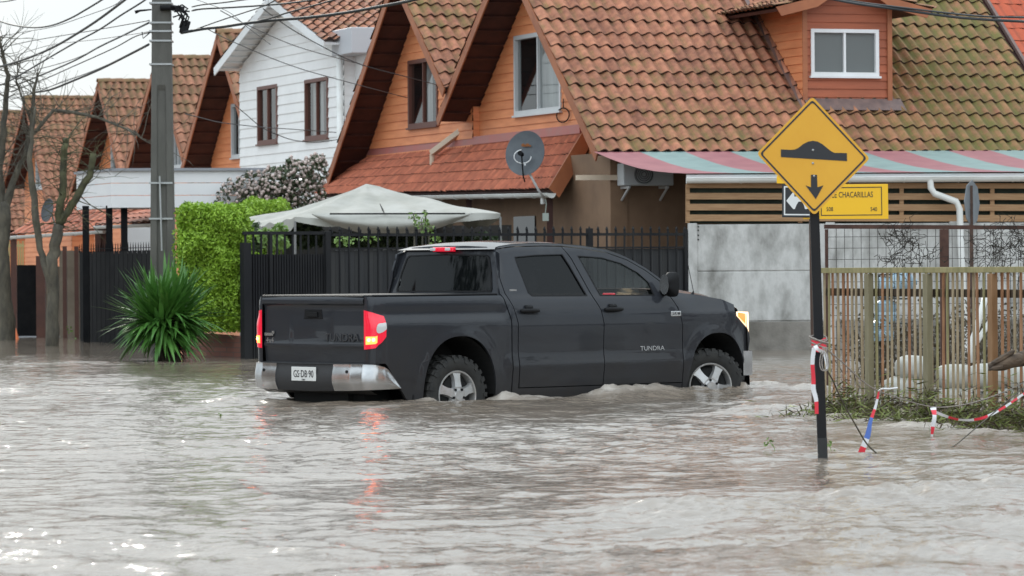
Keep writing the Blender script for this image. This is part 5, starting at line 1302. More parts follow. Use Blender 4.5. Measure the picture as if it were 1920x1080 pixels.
# --- overhead cables
M_cable = mat('black_cable', (.02, .022, .025), .6); M_cable2 = mat('weathered_cable', (.07, .075, .08), .6)
def cable(pts, r_, lab, grp, Ys, m_=None, nm='overhead_cable'):
    P3 = []
    n = len(pts)
    for i in range(n-1):
        p0 = pts[max(0, i-1)]; p1 = pts[i]; p2 = pts[i+1]; p3 = pts[min(n-1, i+2)]
        for k in range(6):
            t_ = k/6; q = [.5*((2*p1[j])+(-p0[j]+p2[j])*t_+(2*p0[j]-5*p1[j]+4*p2[j]-p3[j])*t_*t_+(-p0[j]+3*p1[j]-3*p2[j]+p3[j])*t_**3) for j in (0, 1)]
            u = (i+t_)/(n-1); P3.append(pk(q[0], q[1], Ys[0]+(Ys[1]-Ys[0])*u))
    P3.append(pk(pts[-1][0], pts[-1][1], Ys[1]))
    o = MB().tube(P3, r_, 5).build(nm, m_ or M_cable, smooth=True); return tag(o, lab, 'cable', grp)
zl = lambda l_: [(x/3, y/3) for x, y in l_]
z3 = lambda l_: [(380+x/3, y/3) for x, y in l_]
GL = 'overhead cables left of the concrete pole'; GR = 'overhead cables right of the concrete pole'
cable(zl([(-60, 90), (0, 120), (90, 145), (200, 155), (300, 140), (400, 100), (480, 55), (570, 0), (640, -50)]), .016, 'topmost drooping cable at the left, ending above the picture', GL, (80, 60))
cable(zl([(-90, 400), (20, 370), (160, 325), (300, 265), (430, 190), (560, 105), (700, 0), (760, -50)]), .022, 'thickest cable climbing from the left tree to the top edge', GL, (82, 60))
cable(zl([(0, 480), (80, 440), (300, 310), (430, 235), (560, 165), (680, 85), (800, 10), (850, -30)]), .016, 'cable just under the thickest one, climbing from the left tree', GL, (82, 61))
tk = 'thin dark cable strung from the left trees up to the concrete pole'
for l_, r_ in (([(60, 490), (260, 410), (430, 335), (560, 262), (700, 195), (840, 125)], .016), ([(60, 515), (260, 440), (400, 378), (640, 270), (760, 205), (845, 182)], .011), ([(20, 265), (150, 235), (300, 208), (500, 175), (700, 140), (840, 115)], .009),
               ([(0, 205), (130, 180), (300, 150), (480, 90), (640, 30), (700, -20)], .007), ([(60, 560), (200, 520), (300, 480), (520, 400), (700, 320), (835, 255)], .009), ([(0, 200), (60, 235), (110, 250), (200, 300), (300, 330)], .006), ([(30, 450), (160, 405), (420, 330), (640, 225), (840, 130)], .008), ([(0, 330), (120, 300), (300, 250), (560, 220), (840, 178)], .006)):
    cable(zl(l_), r_, tk, GL, (84, 64), M_cable2 if r_ < .01 else M_cable)
cable(zl([(180, 520), (280, 505), (420, 450), (560, 390), (700, 320), (835, 250)]), .022, 'thick double cable meeting the concrete pole lowest', GL, (84, 64))
cable([(-10, 4), (15, 2), (50, -6)], .01, 'short cable crossing the top left corner', GL, (70, 60))
th = 'thin dark cable running from the concrete pole to the upper right'
for l_, r_ in (([(-60, 60), (0, 50), (160, 42), (340, 30), (500, 16), (640, -4)], .015), ([(-60, 38), (0, 26), (110, 15), (220, 0), (300, -12)], .012), ([(-40, 165), (0, 150), (100, 115), (220, 75), (340, 35), (420, -5)], .010), ([(-60, -10), (40, 25), (150, 70), (260, 160), (380, 250)], .005)):
    cable(z3(l_), r_, th, GR, (64, 60))
cable(z3([(-120, 185), (0, 163), (120, 150), (250, 130), (420, 112), (600, 98), (800, 72), (980, 40), (1160, 5), (1300, -30)]), .024, 'thickest cable sweeping past the white house gable', GR, (64, 57))
cable(z3([(250, 130), (360, 108), (480, 70), (700, 10), (800, -20)]), .013, 'cable branching up from the thickest one in front of the white gable', GR, (62, 58))
cable(z3([(340, 50), (420, 110), (560, 200), (850, 348), (1130, 428), (1290, 470), (1320, 488)]), .009, 'thin cable falling across the white house to the second orange window', GR, (60, 80))
cable(z3([(100, 60), (250, 140), (520, 258), (850, 352)]), .008, 'thin cable slanting over the white gable above its windows', GR, (62, 80), M_cable2)
cable(z3([(20, 160), (170, 235), (500, 370), (840, 468), (1150, 550)]), .008, 'thin cable slanting between the white house windows and gable', GR, (64, 80), M_cable2)
cable(z3([(-100, 640), (0, 665), (110, 690), (330, 715), (480, 725), (750, 745)]), .009, 'loose cable crossing level below the white house windows', GR, (70, 84), M_cable2)
cable(z3([(180, 590), (250, 650), (330, 715), (430, 762), (520, 790), (640, 800), (760, 785)]), .009, 'loose cable looping under the white house windows', GR, (80, 84))
cable([(1530, -8), (1600, 6), (1680, 17), (1780, 31), (1850, 37), (1930, 41)], .020, 'upper black cable crossing in front of the dormer and mossy roof', 'cables over the mossy roof', (56, 52))
cable([(1540, -8), (1610, 4), (1680, 13), (1780, 25), (1850, 31), (1930, 33)], .014, 'thinner black cable just above the other over the mossy roof', 'cables over the mossy roof', (56, 52))
# --- bare pollarded trees
M_bark = mat('grey_bark', (.055, .050, .040), .9, (.13, .115, .085), 7, bump=.6, bscale=20, stretch=(1, 1, .4)); M_bark2 = mat('mossy_bark', (.05, .048, .03), .9, (.105, .105, .05), 4, bump=.6, bscale=20)
def limb(m, pts, Y, seed=0):
    P3 = []; rr = []
    for (x, y, w_) in pts: P3.append(pk(x, y, Y)); rr.append(w_/2*Y/F)
    out = []; ro = []
    for i in range(len(P3)-1):
        for k in range(3):
            t_ = k/3; p = P3[i].lerp(P3[i+1], t_)+Vector((noise.noise(P3[i]*3+Vector((k, seed, 0)))*.04, noise.noise(P3[i]*2+Vector((seed, k, 5)))*.12, 0)); out.append(p); ro.append((rr[i]+(rr[i+1]-rr[i])*t_)*(1+.12*noise.noise(p*5)))
    out.append(P3[-1]); ro.append(rr[-1]); m.tube(out, ro, 9); return out
def twigs(m, base, n, ln, seed, dirb=(0, 0, .5)):
    random.seed(seed)
    for _ in range(n):
        p = Vector(random.choice(base)); d = Vector((random.gauss(0, 1), random.gauss(0, .5), random.gauss(0, .8)))+Vector(dirb); d.normalize(); pts_ = [p]; L_ = ln*random.uniform(.3, 1)
        for k in range(6):
            d = (d+Vector((random.gauss(0, .22), random.gauss(0, .2), random.gauss(0, .2)))).normalized(); p = p+d*L_/6; pts_.append(p)
        r0 = .012*random.uniform(.5, 1.2); m.tube(pts_, [r0*(1-k/7.5) for k in range(7)], 4)
        if L_ > ln*.6:
            q = pts_[3]; d2 = (d+Vector((random.gauss(0, .7), 0, random.gauss(0, .7)))).normalized(); m.tube([q, q+d2*L_*.2, q+d2*L_*.35-UP*.03], [.006, .004, .002], 4)
tb1 = pkz(11, 640); t1_ = empty('bare_tree', Vector((tb1.x, tb1.y, GND)), 'bare tree cut by the left picture edge, thick grey trunk', 'tree', 'bare pruned street trees')
m = MB(); Y1 = tb1.y; limb(m, [(12, 668, 38), (11, 600, 32), (9, 559, 27), (6, 467, 25), (8, 411, 24), (6, 380, 22)], Y1, 1); m.build('trunk', M_bark, t1_, smooth=True)
m = MB(); A1 = limb(m, [(8, 400, 20), (22, 348, 13), (37, 311, 11), (50, 283, 10), (60, 233, 8), (62, 183, 7), (70, 143, 4)], Y1, 2); A2 = limb(m, [(5, 395, 20), (-4, 330, 17), (2, 280, 14), (8, 233, 12), (13, 160, 9), (13, 133, 8), (4, 100, 6), (0, 70, 5)], Y1, 3); A3 = limb(m, [(60, 233, 6), (45, 200, 4), (30, 150, 3), (36, 105, 2)], Y1, 4)
A4 = limb(m, [(50, 260, 7), (67, 247, 7), (100, 207, 7), (133, 210, 6.5), (183, 220, 5.5), (240, 243, 4.5), (277, 267, 2.5)], Y1, 5)
twigs(m, A1+A2+A4+A3, 260, 1.3, 3); m.build('branches', M_bark, t1_, smooth=True)
tb2 = pkz(97, 650); t2_ = empty('bare_tree', Vector((tb2.x, tb2.y, GND)), 'bare forked tree with mossy stubs standing in the water left of the yucca', 'tree', 'bare pruned street trees')
m = MB(); Y2 = tb2.y; limb(m, [(97, 690, 30), (97, 644, 26), (98, 600, 24), (98, 559, 22), (98, 485, 22), (105, 448, 21), (110, 422, 19)], Y2, 6); limb(m, [(97, 560, 12), (87, 507, 12), (74, 467, 13), (68, 411, 14), (61, 356, 13), (55, 300, 11), (60, 250, 7), (66, 200, 4)], Y2, 7); m.build('trunk', M_bark, t2_, smooth=True)
m = MB(); B1 = limb(m, [(110, 425, 16), (111, 393, 15), (118, 355, 14), (118, 311, 13), (121, 280, 13), (122, 262, 11)], Y2, 8); B2 = limb(m, [(111, 420, 15), (126, 396, 15), (148, 363, 14), (167, 330, 13), (175, 288, 12)], Y2, 9)
twigs(m, B1+B2, 120, 1.0, 5); m.build('branches', M_bark2, t2_, smooth=True)
# --- white carport with black posts
kp = empty('carport', pkz(205, 640)+UP*GND, 'white panelled flat carport canopy on black posts, left and right of the concrete pole', 'carport')
cY = 76.5; K0 = pk(208, 320, cY); zt_, zb_ = K0.z, pk(208, 390, cY).z; K1 = pk(143, 329, cY*1.035); K2 = pk(500, 320, cY*1.0+.5)
M_wpan = mat('white_panel', (.84, .84, .85), .5, (.76, .76, .78), .8)
m = MB()
for a, b in ((K0, K1), (K0, K2)):
    n_ = 3
    for k in range(n_):
        z0_ = zb_+(zt_-zb_)*k/n_+.006; z1_ = zb_+(zt_-zb_)*(k+1)/n_-.006
        d = (b-a); d.z = 0; nn = Vector((d.y, -d.x, 0)).normalized()
        if nn.y > 0: nn = -nn
        m.hexa([Vector((a.x, a.y, z0_)), Vector((b.x, b.y, z0_)), Vector((b.x, b.y, z0_))-nn*.04, Vector((a.x, a.y, z0_))-nn*.04, Vector((a.x, a.y, z1_)), Vector((b.x, b.y, z1_)), Vector((b.x, b.y, z1_))-nn*.04, Vector((a.x, a.y, z1_))-nn*.04])
m.build('fascia', M_wpan, kp)
m = MB(); m.poly((K0.x, K0.y+.05, zt_-.03), (K2.x, K2.y+.05, zt_-.03), (K2.x, K2.y+5, zt_-.03), (K1.x, K1.y+2.5, zt_-.03), (K1.x, K1.y, zt_-.03)); m.poly((K0.x, K0.y+.05, zb_+.05), (K2.x, K2.y+.05, zb_+.05), (K2.x, K2.y+5, zb_+.05), (K1.x, K1.y+2.5, zb_+.05), (K1.x, K1.y, zb_+.05)); m.build('roof', mat('metal_sheet', (.40, .41, .43), .5), kp)
m = MB()
for a, b in ((K0, K1), (K0, K2)): m.beam(Vector((a.x, a.y-.02, zt_+.02)), Vector((b.x, b.y-.02, zt_+.02)), .10, .05)
m.build('coping', mat('grey_coping', (.28, .29, .32), .5), kp)
for px in (160, 204, 232): p = pk(px, 400, cY+.3); m = MB(); m.box((p.x-.06, p.y, GND), (p.x+.06, p.y+.1, zb_+.05)); m.build('post', M_black, kp)
# --- black sheet gates left of the pole
gp0, gp1 = pkz(150, 641), pkz(285, 650); g_ = empty('sheet_gate', (gp0+gp1)/2+UP*GND, 'solid black metal gate under the white carport', 'gate')
zt_ = pk(200, 472, gp0.y).z
m = MB(); n = 16
for k in range(n):
    a, b = gp0.lerp(gp1, k/n), gp0.lerp(gp1, (k+.93)/n); m.hexa([a+UP*GND, b+UP*GND, b+Vector((0, .03, GND)), a+Vector((0, .03, GND)), a+UP*zt_, b+UP*zt_, b+Vector((0, .03, zt_)), a+Vector((0, .03, zt_))])
m.hexa([gp0+Vector((0, .04, GND)), gp1+Vector((0, .04, GND)), gp1+Vector((0, .05, GND)), gp0+Vector((0, .05, GND)), gp0+Vector((0, .04, zt_-.05)), gp1+Vector((0, .04, zt_-.05)), gp1+Vector((0, .05, zt_-.05)), gp0+Vector((0, .05, zt_-.05))])
m.build('sheet', M_black, g_)
m = MB(); k = 0
while k < 30: a = gp0.lerp(gp1, k/29); m.tube([a+UP*(zt_-.02), a+UP*(zt_+.08), a+UP*(zt_+.16)], [.012, .012, .002], 4); k += 1
m.beam(gp0+UP*(zt_+.05), gp1+UP*(zt_+.05), .012, .012); m.build('spikes', M_black, g_)
for (a, b) in ((0, .45), (.45, 1)):
    pass
# --- pillars, gates and boundary pieces at the far left
M_beige = mat('beige_pillar', (.24, .20, .155), .85, (.17, .135, .10), 2); M_rust = mat('rust_brown_paint', (.11, .042, .028), .6, (.075, .03, .022), 3)
def slab(name, x0, x1, ytop, ybase, lab, cat, m_, th=.15, group=None, bars=0):
    a, b = pkz(x0, ybase), pkz(x1, ybase); z = pk(x0, ytop, a.y).z; m = MB()
    if bars:
        for k in range(bars):
            p = a.lerp(b, (k+.5)/bars); m.beam(Vector((p.x, p.y, GND)), Vector((p.x, p.y, z-.05*(k % 2))), .03, .03, up=(0, 1, 0))
        m.beam(a+UP*(z-.1), b+UP*(z-.1), .03, .05); m.beam(a+UP*.35, b+UP*.35, .03, .05)
    else: m.box((a.x, a.y, GND), (b.x, a.y+th, z))
    return tag(m.build(name, m_), lab, cat, group)
slab('gate_pillar', 112, 148, 470, 634, 'beige rendered pillar just left of the black gate under the carport', 'pillar', M_beige, .35)
slab('gate_post', 118, 125, 462, 635.5, 'rust brown upright between the two beige pillar faces', 'post', M_rust, .1)
slab('gate_post', 140, 147, 462, 635.5, 'rust brown upright against the black carport gate', 'post', M_rust, .1)
slab('gate_post', 68, 84, 480, 634, 'wide rust brown gate post behind the forked bare tree', 'post', M_rust, .2)
slab('garden_wall', 84, 112, 500, 632, 'short beige wall seen behind the forked trunk', 'wall', M_beige, .2)
slab('bar_gate', 16, 46, 452, 629, 'pale yellow barred gate beside the leftmost trunk', 'gate', mat('yellow_gate', (.42, .33, .14), .6), bars=7)
slab('sheet_gate', 25, 68, 497, 631, 'dark gate low between the two bare trees', 'gate', M_black, .05)
slab('sheet_gate', -60, 14, 480, 630, 'dark gate behind the trunk at the left edge', 'gate', M_black, .05)
slab('side_wall', 240, 282, 425, 629, 'small white rendered wall under the carport left of the pole', 'wall', M_white, .2)
# red lean-to roofs on far houses
def farlean(name, x0, x1, yt, yb0, yb1, Y, lab):
    e = empty(name, pk((x0+x1)/2, yb0, Y)*1, lab, 'porch roof'); e.location.z = GND
    B0, B1 = pk(x0, yb0, Y), pk(x1, yb1, Y-1.5); U0, U1 = B0+Vector((.9, 1.4, pk(x0, yt, Y).z-B0.z)), B1+Vector((.9, 1.4, pk(x0, yt, Y).z-B0.z))
    nn = (B1-B0).cross(U0-B0).normalized(); nn = nn if nn.z > 0 else -nn; L_ = (B1-B0).length; S = (U0-B0).length
    fr = lambda u, v, d: U0.lerp(U1, u/L_).lerp(B0.lerp(B1, u/L_), v/S)+nn*d
    tile_roof('roof_sheet', e, fr, L_, S, M_lean, tw=.2, ex=S/4, amp=.03, step=.018, seg=4); gutter('gutter', B0+Vector((0, -.05, -.04)), B1+Vector((0, -.05, -.04)), e, .06)
    for u in (.02, .98): p = B0.lerp(B1, u); MB().box((p.x-.06, p.y+.1, GND), (p.x+.06, p.y+.2, p.z)).build('post', M_rust, e)
farlean('lean_to_roof', 20, 196, 372, 440, 429, 84, 'red lean-to roof with white gutter behind the two bare trees'); farlean('lean_to_roof', 180, 290, 385, 421, 416, 82.5, 'small red lean-to roof seen below the white carport canopy')
dcw2 = pk(88, 394, 80); ro2, *_r = dish(dcw2, .23, 'small grey satellite dish between the limbs of the forked bare tree', mount=dcw2-UP*1.2, face=(-.75, -.6, .2))
MB().tube([dcw2+Vector((.05, .1, 0)), dcw2+Vector((.12, .25, -.25)), dcw2+Vector((.12, .3, -.9))], .02, 6).build('arm', M_alu, ro2)
# kerb patch, traffic cone
a = pkz(30, 634); m = MB(); m.box((a.x, a.y, GND), (a.x+.9, a.y+.7, .03)); tag(m.build('kerb_island', mat('grey_kerb', (.30, .31, .33), .8)), kind='structure')
a = pkz(28, 637); m = MB(); m.lathe([(.001, .26), (.02, .26), (.085, .02), (.10, .0)], (a.x, a.y, -.02), (0, 0, 1), 14); tag(m.build('traffic_cone', mat('cone_orange', (.85, .22, .08), .5), smooth=True), 'tiny orange cone at the waterline beside the leftmost trunk', 'cone')
# --- flowering bush
fb = empty('flowering_shrub', pk(510, 380, 77)*1, 'shrub covered in pale pink blossom between the lime hedge and the white house', 'shrub'); fb.location.z = GND
random.seed(21); m1 = MB(); m2 = MB(); m3 = MB()
for (cx, cy, rx_, ry_) in ((440, 375, 38, 28), (480, 352, 40, 30), (520, 345, 36, 32), (555, 335, 34, 34), (590, 325, 24, 32), (500, 375, 60, 30), (570, 365, 40, 30), (465, 340, 14, 18), (545, 315, 14, 18), (596, 305, 14, 16), (430, 350, 12, 14)):
    n = int(rx_*ry_*.30); P_ = []; Q_ = []
    for _ in range(n):
        an = random.uniform(0, 6.28); rr = random.random()**.45; p = pk(cx+rx_*rr*math.cos(an), cy+ry_*rr*math.sin(an), 77+random.uniform(-.5, .6)); P_.append(p)
        if random.random() < .36: Q_.append(p+Vector((random.uniform(-.04, .04), -.08, random.uniform(-.04, .04))))
    leaves(m1, P_, .055, .2, .5)
    for q in Q_:
        r_ = random.uniform(.022, .042); m2.lathe([(.001, r_), (r_*.8, r_*.6), (r_, 0), (r_*.7, -r_*.6)], q, (random.uniform(-1, 1), -1, 1), 5)
m1.build('leaves', leafmat('blossom_leaves', (.035, .06, .025), (.08, .10, .05), 6), fb); m2.build('blossom', mat('pale_pink_blossom', (.48, .37, .34), .7, (.62, .52, .48), 9), fb)
for px in (450, 500, 560): m3.tube([pk(px, 560, 77), pk(px+6, 450, 77), pk(px-4, 370, 77)], [.05, .04, .02], 6)
m3.build('stems', M_bark, fb)
# --- plants behind the fence
random.seed(31)
def shrub(name, spots, Y, size, lab, m_, dens=.16, stem=None):
    e = empty(name, pk(spots[0][0], 520, Y), lab, 'plant'); e.location.z = GND; mm = MB()
    for (cx, cy, rx_, ry_) in spots:
        P_ = []
        for _ in range(int(rx_*ry_*dens)):
            an = random.uniform(0, 6.28); rr = random.random()**.5; P_.append(pk(cx+rx_*rr*math.cos(an), cy+ry_*rr*math.sin(an), Y+random.uniform(-.4, .4)))
        leaves(mm, P_, size, .2, .5)
    mm.build('leaves', m_, e); ms = MB()
    for (cx, cy, rx_, ry_) in spots[:4]: b0 = pk(cx, 600, Y); ms.tube([Vector((b0.x, Y, GND)), pk(cx+2, cy+ry_, Y), pk(cx, cy-ry_*.6, Y)], [.02, .015, .005], 5)
    ms.build('stems', M_bark, e)
M_lf = leafmat('light_leaves', (.10, .19, .035), (.20, .31, .07), 6); M_dk = leafmat('dark_leaves', (.018, .035, .014), (.05, .085, .03), 5)
shrub('garden_shrub', [(500, 440, 22, 12), (525, 432, 14, 14), (515, 455, 28, 14)], 66.5, .055, 'light green leaves poking over the fence corner beside the hedge', M_lf, .4)
shrub('garden_shrub', [(660, 452, 40, 14), (720, 455, 40, 12), (780, 455, 40, 12), (850, 455, 40, 12), (900, 452, 40, 14), (620, 450, 30, 14), (560, 440, 50, 26), (480, 445, 20, 26)], 70.5, .07, 'dark garden greenery seen through the fence spears below the tent', M_dk, .55)
shrub('climbing_plant', [(775, 405, 9, 9), (790, 418, 14, 12), (802, 432, 14, 14), (796, 400, 5, 7), (815, 450, 10, 18), (645, 452, 22, 10), (690, 448, 20, 8)], 66.9, .036, 'small light green sprig rising in front of the tent drape', M_lf, .30)
# dark sheet added as the yard's shade behind the fence, below the canopy
m = MB(); a, b = pk(455, 600, 73.5), pk(960, 600, 73.5); m.box((a.x, 73.5, GND), (b.x, 73.7, pk(500, 425, 73.5).z)); tag(m.build('yard_shade_sheet', mat('yard_shade_dark', (.035, .032, .03), .8)), 'dark sheet added for the shade behind the tent', 'wall')
# gutter end at the left foot of the lean-to
gb = empty('roof_gutter', frl(Lu, SL, -.1)*1, 'white gutter piece with a drop pipe beside the blossom shrub', 'gutter'); gb.location.z = GND
MB().tube([pk(550, 343, 80), pk(604, 340, 79)], .07, 10).build('trough', M_gutter, gb, smooth=True, auto=50); MB().tube([pk(570, 345, 79.6), pk(571, 372, 79.6)], .06, 10).build('drop_pipe', M_gutter, gb, smooth=True, auto=50)
# ================================================================ right foreground: signs, fence, tape
M_yel = mat('sign_yellow', (.74, .38, .025), .35, (.70, .345, .02), 3); M_yel2 = mat('street_sign_yellow', (.88, .50, .01), .35); M_sblack = mat('sign_black', (.015, .016, .02), .4)
M_swhite = mat('sign_white', (.70, .71, .71), .4); M_postp = mat('dark_post_paint', (.010, .011, .014), .6, (.020, .018, .018), 4, stretch=(1, 1, .3), spec=.2); M_wet = mat('wet_black_steel', (.008, .008, .009), .15)
M_rustp = mat('rusty_post', (.045, .025, .020), .7, (.09, .05, .035), 8)
# diamond warning sign
S0 = pkz(1542.5, 871); sY = S0.y
ws = empty('warning_sign', Vector((S0.x, sY, GND)), 'yellow diamond speed hump warning sign on a dark leaning post in the water', 'road sign')
def sg(px, py, d=0): return pk(px, py, sY-d)
m = MB(); tp, bt = sg(1526.5, 395, -.03), S0+(S0-sg(1526.5, 395))*.18; m.beam(bt, tp, .066, .05, up=(0, 1, 0)); m.build('post', M_postp, ws, bevel=.004)
m = MB(); a_, b_ = S0+(tp-S0)*.105, S0+(tp-S0)*-.16; m.beam(b_, a_, .069, .053, up=(0, 1, 0)); m.build('wet_foot', M_wet, ws)
frs = lambda u, v, d: sg(u, v, d)
dia = [(1523, 181), (1631, 297), (1526.5, 404), (1418.5, 288)]
dc_ = (1524.5, 292.5)
def rc(poly, r_):   # rounded polygon
    o = []; n = len(poly)
    for i in range(n):
        p0, p1, p2 = poly[i-1], poly[i], poly[(i+1) % n]
        for k in range(5):
            t_ = k/4; a = (p1[0]+(p0[0]-p1[0])*r_*(1-t_), p1[1]+(p0[1]-p1[1])*r_*(1-t_)); b = (p1[0]+(p2[0]-p1[0])*r_*t_, p1[1]+(p2[1]-p1[1])*r_*t_)
            o.append((a[0]*(1-t_)+b[0]*t_, a[1]*(1-t_)+b[1]*t_))
    return o
def scp(poly, k, c=dc_): return [(c[0]+(x-c[0])*k, c[1]+(y-c[1])*k) for x, y in poly]
m = MB(); m.prism(rc(dia, .05), frs, .030, .034); pn = m.build('panel', M_yel, ws)
def ringp(name, outer, inner, m_, parent, f, d0, d1):
    mm = MB(); n = len(outer)
    for i in range(n):
        j = (i+1) % n; a, b, c, d = outer[i], outer[j], inner[j], inner[i]
        mm.poly(f(*a, d1), f(*b, d1), f(*c, d1), f(*d, d1)); mm.poly(f(*a, d0), f(*b, d0), f(*b, d1), f(*a, d1)); mm.poly(f(*d, d0), f(*c, d0), f(*c, d1), f(*d, d1))
    return mm.build(name, m_, parent)
ringp('border', rc(scp(dia, .945), .04), rc(scp(dia, .905), .04), M_sblack, pn, frs, .034, .0365)
hump = [(1463.8, 280), (1482, 281), (1490, 280.5), (1497, 277), (1506, 270), (1515, 265.5), (1524, 264), (1533, 265.5), (1542, 270.5), (1551, 278), (1558, 283.5), (1564, 286.5), (1587.6, 287), (1588, 302), (1464, 294.5)]
m = MB(); m.prism(hump, frs, .034, .037); m.build('hump_symbol', M_sblack, pn)
m = MB(); m.prism([(1520.2, 327.5), (1531.6, 327.8), (1532.5, 351), (1543.6, 347.5), (1529.3, 373.5), (1510.3, 347.5), (1520.3, 351)], frs, .034, .037); m.build('arrow_symbol', M_sblack, pn)
for (x, y) in ((1524, 281.5), (1524, 306), (1526, 330)):
    p = sg(x, y, .036); MB().lathe([(.001, .008), (.006, .006), (.009, 0)], p, (0, -1, 0), 10).build('bolt', M_galv, pn, smooth=True)
# second post with street name plates
Q0 = pkz(1527.5, 778); qY = Q0.y
ns = empty('street_name_sign', Vector((Q0.x, qY, GND)), 'yellow street name plate and black arrow plate on a rusty post behind the diamond sign', 'street sign')
q = lambda u, v, d=0: pk(u, v, qY-d)
m = MB(); m.beam(Q0+(Q0-q(1521, 345))*.1, q(1521, 335), .055, .05, up=(0, 1, 0)); m.build('post', M_rustp, ns, bevel=.004)
m = MB(); m.prism([(1535.5-30, 346), (1664.5, 345), (1665.5, 410.5), (1535.5-30, 411)], q, .035, .045); ny = m.build('name_plate', M_yel2, ns, bevel=.003)
outer = [(1539, 351.5), (1653, 350), (1654, 403.5), (1539, 404.5)]; ringp('border', outer, [(1540.4, 353), (1651.6, 351.5), (1652.6, 402), (1540.4, 403)], M_sblack, ny, q, .045, .048)
ex = (q(1640, 364)-q(1540, 365)); eu = UP
text('lettering', 'CALLE CHACARILLAS', 12.2/F*qY*1.25, q(1588.5, 365.5, .047), ex, eu, M_sblack, ny, .001, sx=.66)
text('lettering', '508', 9/F*qY*1.2, q(1555.5, 392.5, .047), ex, eu, M_sblack, ny, .001, sx=.8); text('lettering', '540', 9/F*qY*1.2, q(1638, 392.5, .047), ex, eu, M_sblack, ny, .001, sx=.8)
m = MB(); m.prism([(1466, 345), (1535, 346), (1535, 408), (1466, 407.5)], q, .050, .060); nb = m.build('arrow_plate', M_sblack, ns, bevel=.003)
ringp('border', [(1469.5, 349), (1532, 349.5), (1532, 404), (1469.5, 403.5)], [(1472, 351.5), (1529.5, 352), (1529.5, 401.5), (1472, 401)], M_swhite, nb, q, .060, .063)
arr = [(1474, 376.5), (1486, 361), (1489, 361), (1489, 368.5), (1512, 368.5), (1512, 361), (1515, 361), (1528, 376.5), (1513, 392), (1509, 392), (1507, 384.5), (1503, 378), (1497, 378), (1493, 384.5), (1490, 392), (1487, 392)]
m = MB(); m.prism(arr, q, .060, .063); m.build('arrow_symbol', M_swhite, nb)
m = MB(); m.prism([(1456, 330), (1500, 330), (1500, 344.5), (1456, 344)], q, .035, .045); m.build('name_plate', M_yel2, ns, bevel=.003)
# round sign seen from behind, on its post
rY = 51.5; rp_ = pk(1822, 560, rY); rs_ = empty('sign_back', Vector((rp_.x, rY, GND)), 'grey back of a road sign on a post beside the white downpipe', 'road sign')
cx_ = pk(1822, 381, rY); rad = 44/F*rY; fdv = Vector((.90, -.43, 0)).normalized(); sdv = UP.cross(fdv)
m = MB(); m.tube([cx_-fdv*.004, cx_+fdv*.004], rad, 8); 
pan = m.build('panel', mat('dull_aluminium', (.20, .22, .24), .5, (.15, .165, .18), 5, metal=.3), rs_)
m = MB(); m.beam(Vector((rp_.x, rY-.05, GND)), pk(1820, 348, rY-.05), .045, .045, up=(0, 1, 0)); m.build('post', M_rustp, rs_)
# --- picket fence of raw wooden laths
PA = pkz(1543, 780); PBt = pkz(1925, 812); pd, pn_ = plane_of(PA, PBt)
if pn_.y > 0: pn_ = -pn_
PL = (PBt-PA).length*2.0; zt_ = pkp(1600, 506, PA, pn_).z
pf = empty('picket_fence', PA+pd*PL/2+UP*GND, 'weathered lath picket fence right of the diamond sign, standing in the flood', 'fence')
def pp(s_, z, d=0): return PA+pd*s_+pn_*d+UP*z
random.seed(8)
LAT = [mat('lath_%s' % k, c1, .85, c2, 6, stretch=(2, 2, .5)) for k, (c1, c2) in {'grey': ((.26, .20, .12), (.40, .31, .20)), 'brown': ((.24, .11, .052), (.38, .20, .105)), 'green': ((.22, .20, .09), (.34, .29, .15))}.items()]
m = MB(); s_ = .03
while s_ < PL:
    m.cur = random.choice([0, 0, 1, 1, 2]); wd = random.uniform(.026, .038); ln = random.gauss(0, .012); zt2_ = zt_-.01+random.uniform(-.02, .012)
    m.hexa([pp(s_, -.32, .0), pp(s_+wd, -.32, .0), pp(s_+wd, -.32, -.012), pp(s_, -.32, -.012), pp(s_+ln, zt2_, .0), pp(s_+ln+wd, zt2_, 0), pp(s_+ln+wd, zt2_, -.012), pp(s_+ln, zt2_, -.012)])
    s_ += random.uniform(.095, .130)
m.build('pickets', LAT, pf)
m = MB(); m.beam(pp(-.02, zt_-.005, .03), pp(PL, zt_+.0, .03), .045, .05); m.build('top_rail', LAT[2], pf, bevel=.004)
zm_ = pkp(1600, 548, PA, pn_).z
m = MB(); m.beam(pp(0, zm_, -.045), pp(PL, zm_, -.045), .04, .07); m.build('back_rail', mat('dark_wet_wood', (.045, .032, .020), .8, (.08, .055, .035), 6), pf)
for px, cm in ((1636, 2), (1746, 2), (1868, 1), (2010, 2), (2170, 1)):
    s_ = (pkp(px, 640, PA, pn_)-PA).dot(pd); m = MB(); m.beam(pp(s_, GND, .035), pp(s_, zt_-.035, .035), .095, .055, up=pn_); m.build('post', mat('post_wood_%s' % 'ab'[cm-1], [(.22, .115, .05), (.19, .165, .095)][cm-1], .8, [(.30, .17, .085), (.25, .22, .14)][cm-1], 7, stretch=(2, 2, .4)), pf, bevel=.006)
